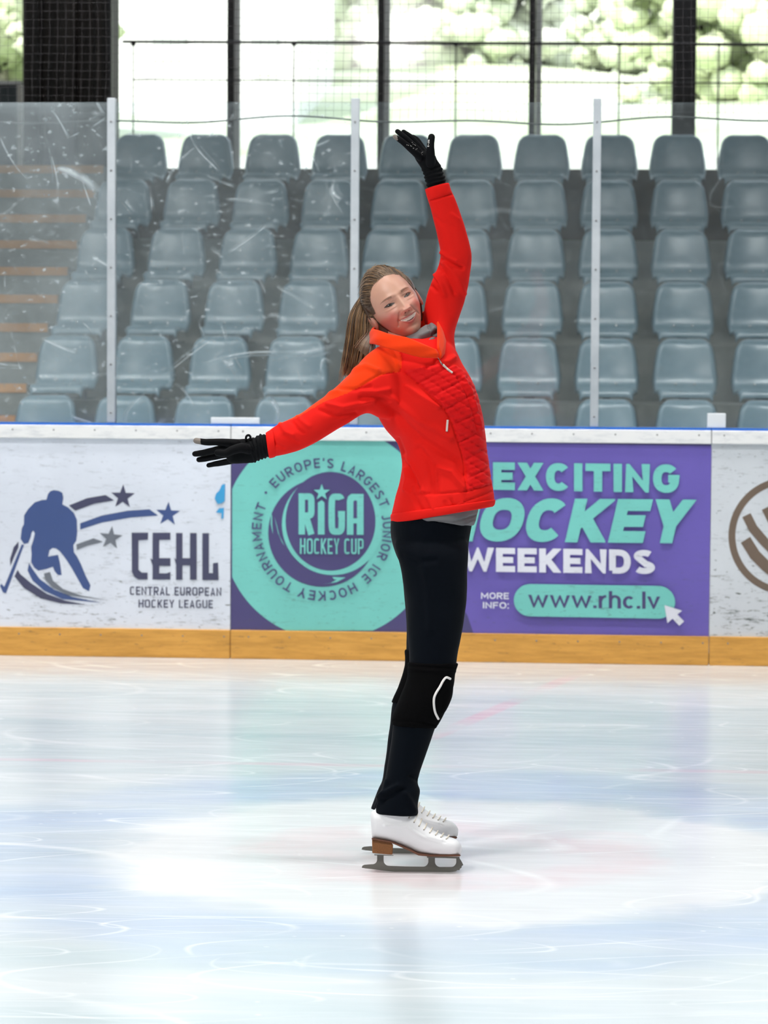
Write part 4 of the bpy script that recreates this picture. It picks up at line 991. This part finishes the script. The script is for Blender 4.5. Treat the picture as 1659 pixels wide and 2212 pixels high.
# collar
ST = [((946, 774, -.045), (943, 755, -.050)), ((908, 772, -.065), (915, 743, -.062)), ((870, 762, -.065), (880, 729, -.062)), ((835, 752, -.055), (845, 722, -.048)), ((810, 744, -.02), (817, 713, -.015)), ((798, 742, .05), (804, 709, .05)), ((815, 732, .13), (818, 702, .13)),
    ((860, 722, .20), (865, 690, .20)), ((910, 712, .21), (905, 678, .20)), ((948, 715, .18), (922, 669, .17)), ((970, 732, .11), (942, 672, .12)), ((966, 758, .03), (947, 706, .045)), ((952, 775, -.035), (948, 750, -.035))]
lo = catmull(np.array([s[0] for s in ST], float), 6); hi = catmull(np.array([s[1] for s in ST], float), 6)
LW = px3(lo); HW = px3(hi); cc_ = LW.mean(0); V = []; nv = 9
for i in range(len(lo)):
    for k in range(nv):
        t = k/(nv-1); p = LW[i]*(1-t)+HW[i]*t; r_ = p-cc_; r_ -= r_@UP*UP; r_ /= np.linalg.norm(r_)
        V.append(p+r_*(.0045*math.sin(PI*t)+.0030*math.sin(i*.55+t*4)*math.sin(PI*t)))
o = mesh_obj('collar', V, [(i*nv+k, i*nv+k+1, (i+1)*nv+k+1, (i+1)*nv+k) for i in range(len(lo)-1) for k in range(nv-1)], M_org, jacket, True)
o.matrix_parent_inverse = Matrix()
bm = bmesh.new(); bm.from_mesh(o.data); bmesh.ops.recalc_face_normals(bm, faces=bm.faces); bmesh.ops.solidify(bm, geom=bm.faces[:], thickness=.006); bm.to_mesh(o.data); bm.free(); o.data.polygons.foreach_set('use_smooth', np.ones(len(o.data.polygons), bool))
def sub(o, parent):
    o.parent = parent; o.matrix_parent_inverse = Matrix.Translation(-Vector(FOOT)) if parent is person else Matrix(); return o
def cuffband(name, R, m):
    mb = MB(); loft(mb, R, 36, 3, 2.0); o = mb.obj(name, m, None, True); return sub(o, jacket)
cuffband('cuff', [(919, 413, 968, 398, .034, .02), (918, 410, 970, 396, .037, .02), (922, 424, 974, 409, .038, .023), (925, 432, 977, 417, .0375, .026), (926, 434, 976, 420, .035, .028)], M_red)
cuffband('cuff', [(577, 938, 583, 986, .034, -.02), (574, 935, 582, 990, .037, -.02), (583, 929, 592, 988, .040, -.022), (590, 927, 598, 984, .039, -.024)], M_red)
hemb = MB(); loft(hemb, [(850, 1109, 1066, 1079, .156, .13), (844, 1112, 1070, 1080, .163, .13), (844, 1122, 1069, 1089, .164, .13), (846, 1130, 1065, 1094, .160, .13), (850, 1131, 1060, 1095, .152, .13)], 64, 4, 2.15)
sub(hemb.obj('hem', M_red, None, True), jacket)['label'] = 'smooth elastic hem band'
def strap(name, pts, r, m, flat=.5, parent=None, lift=.002, label=None):
    P = hits(bj, [tuple(p) for p in catmull(np.array(pts, float), 5)], lift); o = sub(MB().tube(P, r, 8).obj(name, m, None, True), parent or jacket)
    if label: o['label'] = label
    return o
strap('zip_pull', [(947, 773), (952, 783), (958, 790)], .0022, M_zip); strap('zip_pull', [(957, 788), (964, 795), (971, 801), (977, 805)], .0035, M_tape, label='pale zip pull tape')
strap('zip_pull', [(967, 907), (966, 918), (965, 932)], .0033, M_tape, label='pale pocket zip pull')
strap('zip_seam', [(888, 758), (905, 760), (925, 757), (942, 757), (946, 766)], .0022, M_org)
# gaiter and shirt
mb = MB(); loft(mb, [(862, 738, 936, 694, .046, .105), (858, 742, 944, 699, .056, .10), (860, 748, 949, 707, .062, .09), (864, 755, 951, 720, .064, .08), (872, 765, 953, 735, .062, .07), (885, 785, 955, 755, .06, .07)], 40, 4, 2.0)
gaiter = fabric('neck_gaiter', mb, .003, M_grey, [([(925, 698), (930, 715), (945, 728)], 2.2, -.006), ([(905, 735), (925, 728), (945, 716)], 2.5, -.006), ([(915, 742), (932, 740), (944, 735)], 2, -.005), ([(910, 728), (935, 712)], 3, .005)], .002, 20, sm=3)
gaiter['label'] = 'grey neck gaiter'
mb = MB(); loft(mb, [(872, 1092, 1032, 1072, .130, .13), (868, 1108, 1034, 1088, .150, .13), (868, 1114, 1032, 1106, .156, .13), (872, 1120, 1025, 1132, .156, .13), (876, 1121, 1020, 1136, .150, .13)], 56, 4, 2.1)
sh = fabric('undershirt', mb, .004, M_grey, [([(930, 1128), (980, 1128), (1030, 1112)], 1.2, -.0025), ([(940, 1133), (1000, 1133), (1026, 1124)], 1.2, .002)], .001, 15, sm=3); sh['label'] = 'grey shirt hem below the jacket'
# trousers
tb = MB(); loft(tb, R_pelv, 48, 4, 2.1); loft(tb, R_legN, 40, 4, 2.0); loft(tb, R_legF, 40, 4, 2.0)
def z5(L): return [(760+u*.18083, 1380+v*.18083) for u, v in L]
tr = fabric('trousers', tb, .0045, M_trous, [(z5([(330, 1900), (450, 1810), (560, 1750)]), 3.5, .006), (z5([(380, 1930), (480, 1860), (620, 1800)]), 3, -.005), (z5([(420, 1700), (380, 1850), (300, 2000)]), 3, .004), (z5([(640, 1850), (700, 1950), (740, 2050)]), 4, .004),
    (z5([(700, 1640), (780, 1680)]), 3, -.004), ([(905, 1180), (925, 1260), (930, 1360)], 6, .003), ([(870, 1200), (900, 1215), (940, 1210)], 5, -.003)], .0022, 8, sm=5); tr['label'] = 'navy-black trousers'
for R, lab in (([(883, 1430, 987, 1432, .067, .01), (880, 1432, 990, 1435, .070, .01), (880, 1452, 984, 1455, .071, .008), (876, 1475, 981, 1476, .071, .005), (858, 1518, 972, 1512, .069, 0), (847, 1548, 955, 1550, .065, 0), (846, 1564, 943, 1572, .061, 0), (848, 1566, 940, 1573, .058, 0)], None),
               ([(876, 1403, 970, 1403, .069, .24), (874, 1408, 972, 1408, .072, .24), (874, 1438, 970, 1438, .069, .25), (860, 1482, 962, 1480, .066, .26), (846, 1514, 945, 1518, .063, .27), (848, 1518, 942, 1521, .058, .27)], None)):
    mb = MB(); loft(mb, R, 40, 4, 2.0)
    kp = fabric('knee_pad', mb, .0035, M_knit, [([(878, 1438), (930, 1441), (985, 1443)], 1.2, -.002), ([(878, 1446), (930, 1449), (985, 1451)], 1.2, .002), ([(848, 1556), (900, 1558), (945, 1568)], 1.2, -.002)] if R[0][5] < .1 else (), .001, 20, sm=3)
    if R[0][5] < .1: near_kp = kp
mb = MB(); pad = MB()
PAD = [(964, 1465), (974, 1467), (980, 1475), (977, 1500), (973, 1516), (962, 1536), (951, 1552), (943, 1545), (939, 1527), (940, 1507), (947, 1490), (957, 1472)]
loft(pad, [(962, 1466, 974, 1466, .012, -.01), (957, 1472, 979, 1473, .030, .0), (948, 1488, 979, 1488, .042, .0), (941, 1505, 977, 1504, .048, 0), (939, 1520, 972, 1518, .046, 0), (940, 1535, 964, 1534, .036, -.002), (945, 1548, 954, 1548, .016, -.005)], 28, 4, 2.2)
pd = sub(pad.obj('pad', M_knit, None, True), near_kp)
bk = BVHTree.FromPolygons([v.co for v in near_kp.data.vertices]+[v.co for v in pd.data.vertices], [tuple(p.vertices) for p in near_kp.data.polygons]+[tuple(i+len(near_kp.data.vertices) for i in p.vertices) for p in pd.data.polygons])
P = hits(bk, [tuple(p) for p in catmull(np.array([(973, 1466.5), (964, 1463.5), (957, 1471), (950, 1484), (942, 1497), (937.5, 1509), (937.5, 1525), (940.5, 1540), (947, 1553)], float), 5)], .002)
sub(MB().tube(P, .0036, 8).obj('piping', M_whitep, None, True), near_kp)['label'] = 'white piping around the pad'

# ---- gloves
def glove(chains, palm, cuff, thumb, label, extra=None):
    mb = MB()
    for pts, rad in chains: mb.tube(catmull(px3(pts), 4), np.interp(np.linspace(0, 1, (len(pts)-1)*4+1), np.linspace(0, 1, len(rad)), rad), 14, round_=True)
    loft(mb, palm, 28, 3, 2.2); loft(mb, cuff, 28, 3, 2.0)
    V, Fc, Nn = remesh(mb, .0013, 3)
    d = .0007*np.array([mnoise.noise(Vector(v*60)) for v in V]); qx, qy, _ = proj(V)
    c0 = np.array([(cuff[0][0]+cuff[0][2])/2, (cuff[0][1]+cuff[0][3])/2]); c1 = np.array([(cuff[-1][0]+cuff[-1][2])/2, (cuff[-1][1]+cuff[-1][3])/2]); ax_ = (c1-c0); ln = np.hypot(*ax_); ax_ /= ln
    t = (qx-c0[0])*ax_[0]+(qy-c0[1])*ax_[1]; t2 = t+2.5*np.array([mnoise.noise(Vector(v*35)) for v in V]); d += .0016*np.sin(t2*.75)*smoothstep(6, 12, t)*(1-smoothstep(ln*.8, ln*1.15, t)); V = V+Nn*d[:, None]
    c = V[[f[0] for f in Fc]]; fx, fy, fz = proj(c); mi = np.zeros(len(Fc), int)
    if extra: mi[inpoly(fx, fy, extra)] = 1
    o = mesh_obj('glove', V, Fc, [M_glove, M_gtip], person, True, midx=mi); o['label'] = label; return o
gR = glove([
    ([(512, 958, -.02), (492, 956, -.022), (466, 955, -.024), (444, 955, -.02), (424, 952, -.014)], [.0130, .0118, .0104, .0098, .0088]),
    ([(512, 968, -.01), (488, 968, -.01), (462, 973, -.01), (440, 978, -.006), (421, 980.5, .0)], [.0130, .0118, .0104, .0098, .0086]),
    ([(512, 980, .0), (490, 981, .004), (465, 986, .006), (446, 990, .008), (430, 993, .012)], [.0125, .0115, .0102, .0095, .0084]),
    ([(516, 990, .008), (500, 995, .012), (482, 999, .016), (466, 1002, .018), (451, 1005, .022)], [.0115, .0102, .0092, .0084, .0074]),
    ([(540, 970, -.035), (520, 968, -.048), (503, 972, -.056), (487, 979, -.058), (470, 978, -.054)], [.0155, .0150, .0130, .0115, .0098])],
    [(552, 946, 556, 992, .022, -.018), (538, 947, 542, 1000, .021, -.015), (522, 948, 526, 1001, .020, -.012), (504, 949, 506, 1002, .018, -.008), (494, 951, 496, 999, .015, -.006), (488, 955, 490, 994, .010, -.004)],
    [(584, 940, 590, 984, .027, -.02), (574, 939, 578, 988, .031, -.02), (562, 938, 567, 992, .031, -.02), (553, 943, 556, 996, .029, -.02), (544, 946, 547, 1000, .025, -.018), (536, 949, 540, 998, .020, -.015)],
    None, 'black glove on the outstretched hand, grey index fingertip', [(410, 940), (433, 940), (434, 966), (410, 966)])
sub(MB().tube(catmull(px3([(531, 952, -.03), (532, 943, -.03), (537, 940, -.03), (541, 944, -.03), (541, 952, -.03)]), 4), .0034, 8).obj('pull_loop', M_glove, None, True), gR)
gL = glove([
    ([(908, 340, -.01), (892, 326, -.022), (878, 313, -.03), (865, 303, -.034), (853, 295, -.034)], [.0115, .0105, .0092, .0084, .0066]),
    ([(912, 336, .0), (895, 317, -.008), (882, 304, -.012), (871, 294, -.014), (858.5, 284, -.014)], [.0115, .0104, .0092, .0085, .0074]),
    ([(918, 334, .012), (904, 315, .010), (893, 302, .008), (884, 293, .006), (872, 285, .004)], [.011, .010, .0090, .0082, .0072]),
    ([(922, 334, .022), (912, 318, .026), (905, 307, .026), (899, 300, .026), (892, 295, .026)], [.010, .0088, .0078, .0070, .0060]),
    ([(930, 352, -.02), (930, 336, -.034), (930, 320, -.040), (931, 306, -.040), (932, 296, -.038)], [.0145, .0135, .0115, .0108, .0102])],
    [(918, 380, 957, 370, .020, .01), (909, 362, 953, 358, .019, .008), (900, 349, 944, 345, .018, .004), (895, 338, 939, 334, .016, .0), (896, 330, 926, 325, .013, .0)],
    [(927, 418, 962, 408, .026, .02), (924, 412, 965, 401, .030, .02), (921, 398, 962, 387, .030, .018), (919, 391, 961, 382, .028, .016), (917, 388, 958, 377, .029, .015), (916, 380, 957, 370, .026, .012), (910, 366, 952, 362, .021, .01)],
    None, 'black glove on the raised hand with pale grip dots', [(846, 290), (857, 288), (860, 303), (850, 303)])
bg = BVHTree.FromPolygons([v.co for v in gL.data.vertices], [tuple(p.vertices) for p in gL.data.polygons])
mb = MB()
for p in zA([(548, 404), (566, 408), (590, 413), (622, 395), (640, 402), (650, 410), (625, 445), (655, 460), (668, 450), (722, 500), (728, 520), (735, 492), (600, 420), (610, 375)]):
    h = hit(bg, p[0], p[1], .0004)
    if h is not None: mb.ball(h, .0009, 6)
sub(mb.obj('grip_dots', M_whitep, None, True), gL)['kind'] = 'stuff'
V = []; Fc = []
gl_, w_ = lettering('E-TIP', .2, .6, .2)
for ox, vv, ff in gl_:
    o_ = len(V)
    for (a, b) in vv:
        t = (a+ox)/w_; h = hit(bg, 923.2+b*3.6+t*1.0, 317-t*15.5, .0008)
        V.append(h if h is not None else U(923.2+b*3.6, 317-t*15.5, D0-.05))
    Fc += [[i+o_ for i in f] for f in ff]
sub(mesh_obj('lettering', V, Fc, M_whitep), gL)['label'] = 'tiny white letters on the thumb'

# ---- skates
def prism(mb, P, d0, d1, m=0):
    A = [U(x, y, D0+d0) for x, y in P]; B = [U(x, y, D0+d1) for x, y in P]; n = len(P); T = tess(P)
    mb.add(A+B, [list(t) for t in T]+[[i+n for i in t] for t in T]+[[i, (i+1) % n, n+(i+1) % n, n+i] for i in range(n)], m)
def z4(L): return [(740+u*.19289, 1660+v*.19289) for u, v in L]
mb = MB(); loft(mb, [(800.5, 1762, 803, 1800, .010, 0), (801, 1755, 804.5, 1811, .024, 0), (808, 1751, 812, 1813, .033, 0), (830, 1750, 836, 1817, .037, 0), (860, 1751, 862, 1825, .037, 0), (885, 1754, 884, 1834, .036, 0), (900, 1759, 903, 1843, .037, 0), (914, 1776, 917, 1846, .040, 0), (934, 1792, 935, 1847, .044, 0), (960, 1805, 960, 1848, .045, 0), (980, 1811, 980, 1848, .042, 0), (991, 1818, 990, 1848, .031, 0), (998, 1829, 996, 1844, .013, 0)], 40, 5, 2.5)
loft(mb, [(808, 1790, 890, 1790, .034, 0), (808, 1752, 899, 1757, .041, 0), (820, 1740, 892, 1744, .040, 0)], 36, 3, 2.1)
V, Fc, Nn = remesh(mb, .0028, 6)
px, py, _ = proj(V); m = smoothstep(0, .4, -(Nn@FW))
d = .0030*np.exp(-seg_dist(px, py, z4([(480, 640), (720, 640), (800, 700), (900, 760), (1100, 810)]))**2/(2*3.0**2))-.0016*np.exp(-seg_dist(px, py, z4([(740, 640), (830, 700), (960, 780), (1150, 830)]))**2/(2*1.4**2))
V = V+Nn*(d*m)[:, None]
boot = mesh_obj('ice_skate', V, Fc, M_leather, person, True); boot['label'] = 'white leather figure skate on the near foot'
bb = BVHTree.FromPolygons([v.co for v in boot.data.vertices], [tuple(p.vertices) for p in boot.data.polygons])
mb = MB(); prism(mb, [(803, 1810), (844, 1817), (863, 1824.5), (885, 1833.5), (904, 1843), (930, 1846), (994, 1846), (995.5, 1848), (993, 1850), (930, 1850.5), (904, 1848), (884, 1838), (862, 1828), (844, 1820.5), (803, 1813.5)], -.036, .036); prt = [finish(sub(mb.obj('sole', M_sole, None), boot))]
mb = MB(); prism(mb, z4([(330, 790), (540, 828), (566, 850), (560, 966), (332, 948)]), -.028, .028); prt.append(finish(sub(mb.obj('heel', M_heel, None), boot), .003))
mb = MB()
def arcp(cx_, cy_, rx, ry, a0, a1, n=7): return [(cx_+rx*math.cos(math.radians(a0+(a1-a0)*i/n)), cy_+ry*math.sin(math.radians(a0+(a1-a0)*i/n))) for i in range(n+1)]
blade = ([(215, 1112), (222, 1088), (245, 1078), (320, 1072)]+arcp(335, 1020, 52, 52, 90, 0)+[(387, 968), (460, 968)]+arcp(520, 1030, 60, 60, 180, 90)+[(700, 1097), (890, 1100)]+arcp(900, 1040, 60, 60, 90, 0)+[(960, 995), (1035, 995), (1035, 1040)]+arcp(1095, 1045, 60, 58, 180, 90)
    +[(1210, 1103)]+arcp(1215, 1045, 58, 58, 90, 0)+[(1273, 1008), (1312, 1008), (1335, 1045), (1352, 1080), (1335, 1095), (1332, 1112), (1316, 1122), (1308, 1140), (1292, 1138), (1270, 1150), (1180, 1162), (1000, 1170), (800, 1170), (600, 1158), (400, 1136), (260, 1120)])
prism(mb, z4(blade), -.0022, .0022); prism(mb, z4([(355, 962), (570, 970), (570, 978), (355, 972)]), -.020, .020); prism(mb, z4([(945, 980), (1310, 990), (1310, 1010), (1150, 1004), (945, 1000)]), -.022, .022)
prt.append(finish(sub(mb.obj('blade', M_steel, None), boot)))
mb = MB()
EY = z4([(745, 552), (800, 602), (855, 645), (910, 686), (975, 720), (1040, 746), (1100, 770), (1160, 791)]); lz = MB()
top = [(889, 1757), (900, 1762), (909, 1771), (920, 1781), (932, 1790), (944, 1797), (956, 1802), (968, 1806.5)]
for i, p in enumerate(EY):
    h = hit(bb, p[0], p[1], .0006)
    if h is None: continue
    mb.ball(h, .0022, 8)
    q = proj(h[None]); dn = float(q[2][0])-D0
    tp = top[i]; far_ = U(p[0]-3, p[1]-1, D0-dn)
    lz.tube(catmull([h, U((p[0]+tp[0])/2+2, (p[1]+tp[1])/2-2, D0+dn*.6-.002), U(tp[0]+2, tp[1]-2.5, D0), U((p[0]+tp[0])/2+2, (p[1]+tp[1])/2-2, D0-dn*.6), far_], 5), .0022, 6)
prt.append(sub(mb.obj('eyelets', M_eye, None, True), boot)); prt.append(sub(lz.obj('laces', M_lace, None, True), boot))
shift = Vector(on_ice(886, 1843.5))-Vector(on_ice(890, 1883))
VF = V.copy(); qx, qy, _ = proj(VF); lim = np.interp(qy, [1735, 1750, 1791, 1796], [832, 831, 812, 800])
VF += ((np.clip(lim-qx, 0, None)*(qy < 1796))/735)[:, None]*RT; lim2 = 897
b2 = boot.copy(); COL.objects.link(b2); b2.data = boot.data.copy(); b2.data.vertices.foreach_set('co', VF.ravel()); b2.parent = person; b2.matrix_parent_inverse = Matrix.Translation(-Vector(FOOT)); b2['label'] = 'white leather figure skate on the far foot'; b2.location = shift
for c in prt:
    k = c.copy(); COL.objects.link(k); k.parent = b2
# ---- hair
def hairm(c1, c2):
    return mat('hair', c1, .42, spec=.4, nodes=lambda nt, b: nt.links.new(ramp(nt, noise(nt, coords(nt), 25, 3), [(.35, c1), (.65, c2)]), b.inputs['Base Color']))
M_h = [hairm((.055, .034, .022), (.12, .075, .045)), hairm((.17, .11, .068), (.30, .20, .125)), hairm((.24, .13, .055), (.42, .25, .12))]
hl_x = [-.075, -.066, -.052, -.034, 0, .034, .052, .064, .075]; hl_z = [.006, .046, .070, .082, .087, .080, .068, .042, -.005]
nx_f = nn.reshape(-1, 3)
hx, hy, hz = HB.reshape(-1, 3).T
ishair = np.where(hy > .012, hz > np.interp(hx, hl_x, hl_z), hz > -.075) | ((hy > .0) & (hy <= .034) & (np.abs(hx) > .060) & (hz > .002))
Fk = [f for f in HF if ishair[f[0]] and ishair[f[2]]]
used = sorted({i for f in Fk for i in f}); mp = {i: j for j, i in enumerate(used)}
cap = HB.reshape(-1, 3)[used]; rad = cap/np.linalg.norm(cap, axis=1)[:, None]
hairline = np.where(cap[:, 1] > 0, cap[:, 2]-np.interp(cap[:, 0], hl_x, hl_z), .05)
lift = .001+.009*smoothstep(0, .03, hairline)
capw = h2w(cap+rad*lift[:, None])
hb = MB(); hb.add(capw, [[mp[i] for i in f] for f in Fk], 0)
knot = np.array([-.45, -.80, .28]); knot /= np.linalg.norm(knot)
def slerp(a, b, t):
    om = math.acos(np.clip(a@b, -1, 1)); return (math.sin((1-t)*om)*a+math.sin(t*om)*b)/math.sin(om)
rs = np.random.default_rng(3)
for i in range(1100):
    q = rs.uniform(0, 1)
    sx = np.interp(q, [0, .15, .85, 1], [-.078, -.066, .066, .078]); sz = np.interp(sx, hl_x, hl_z)+rs.normal(0, .0015)
    if q < .10: sx = -.077; sz = rs.uniform(-.012, .03)
    if q > .93: sx = .077; sz = rs.uniform(-.05, .03)
    # direction whose base surface point has this x and z
    nz_ = sz/.118 if sz > 0 else sz/.117
    nxv = np.clip(sx/.0755/np.interp(nz_, [-1, -.6, 0, .4, 1], [.66, .82, 1, 1.03, 1]), -.99, .99); s2 = 1-nz_**2-nxv**2
    nyv = math.sqrt(max(.0, s2))
    if s2 < 0: nyv = 0
    a = np.array([nxv, nyv+.02, nz_]); a /= np.linalg.norm(a)
    e1 = knot+rs.normal(0, .07, 3); e1 /= np.linalg.norm(e1); L_ = rs.uniform(.002, .0105); ph_ = rs.uniform(0, 6)
    P = []
    for t in np.linspace(0, 1, 11):
        n_ = slerp(a, e1, t); b_ = head_base(n_[None])[0]; r_ = b_/np.linalg.norm(b_)
        P.append(b_+r_*(.0005+(L_+.001*math.sin(ph_+t*9))*min(1, t*5)))
    P = h2w(np.array(P)); R_ = np.full(11, rs.uniform(.0005, .0011)); R_[0] *= .5
    hb.tube(P, R_, 3, cap=False, m=int(rs.choice([0, 0, 1, 1, 2], p=[.2, .2, .25, .2, .15])))
# loose fly-away wisps along the hairline and temple
for i in range(60):
    a = np.array([rs.uniform(-.9, .95), rs.uniform(-.2, .4), rs.uniform(.35, 1)]); a /= np.linalg.norm(a)
    b_ = head_base(a[None])[0]; tg = np.cross(a, rs.normal(0, 1, 3)); tg /= np.linalg.norm(tg)
    P = h2w(np.array([b_+a*(.006+.010*t*(1-t*.4))+tg*.03*t for t in np.linspace(0, 1, 6)])); hb.tube(P, .0003, 3, cap=False, m=1)
hair = hb.obj('hair', M_h, person, True); hair['label'] = 'brown-blonde hair pulled back from the face'
pb = MB()
KN = (803, 652, .17)
for i in range(1500):
    a = rs.normal(0, 1); c = rs.normal(0, 1); a = np.clip(a, -2, 2); c = np.clip(c, -2, 2); u_ = rs.uniform(-1, 1)
    st = (KN[0]+a*6+rs.uniform(-16, 10), KN[1]+c*9-8, KN[2]+rs.uniform(-.03, .02))
    ln = rs.uniform(.55, 1.0) if rs.uniform() < .35 else rs.uniform(.85, 1.0)
    P = [st, (787+u_*14+a*2, 640+c*6+20, .14), (776+u_*20+a*2, 690+c*4, .125+.03*c*.4), (772+u_*24+a*2, 740, .115+.012*c), (764+u_*22+a*2, 785, .11+.012*c), (756+u_*15+a*3+rs.uniform(-6, 4), 818+c*6, .11+.01*c)]
    P = catmull(np.array(P, float), 3); P = P[:max(6, int(len(P)*ln))]
    P[:, 0] += 1.6*np.sin(np.linspace(0, 5, len(P))+c*3)
    W_ = px3(P); R_ = np.interp(np.linspace(0, 1, len(P)), [0, .7, 1], [.0011, .0009, .0003])
    pb.tube(W_, R_, 3, cap=False, m=int(rs.choice([0, 1, 2], p=[.25, .30, .45])) if P[-1][1] > 0 else 0)
for i in range(60):
    u_ = rs.uniform(-1, 1)
    P = catmull(np.array([(780+u_*18, 690, .12), (764+u_*22, 745, .11), (752+u_*18, 795, .10), (744+u_*14, 822+rs.uniform(-20, 12), .10)], float), 3); pb.tube(px3(P), .0004, 3, cap=False, m=2)
pt = pb.obj('ponytail', M_h, None, True); sub(pt, hair); pt['label'] = 'long ponytail with golden ends'
# curls in front of the collar behind the ear
wb = MB()
for i in range(160):
    c = rs.normal(0, 1); P = catmull(np.array([(800+c*4, 660+c*5, .13), (803+c*4, 700+c*4, .11), (803+c*5, 725+c*4, .07), (794+c*6, 745+c*5, .05), (784+c*6, 765+c*6, .05)], float), 4)
    P[:, 0] += 2.5*np.sin(np.linspace(0, 7, len(P))+c); wb.tube(px3(P), .0009, 3, cap=False, m=int(rs.choice([0, 0, 1])))
sub(wb.obj('lock', M_h, None, True), hair)
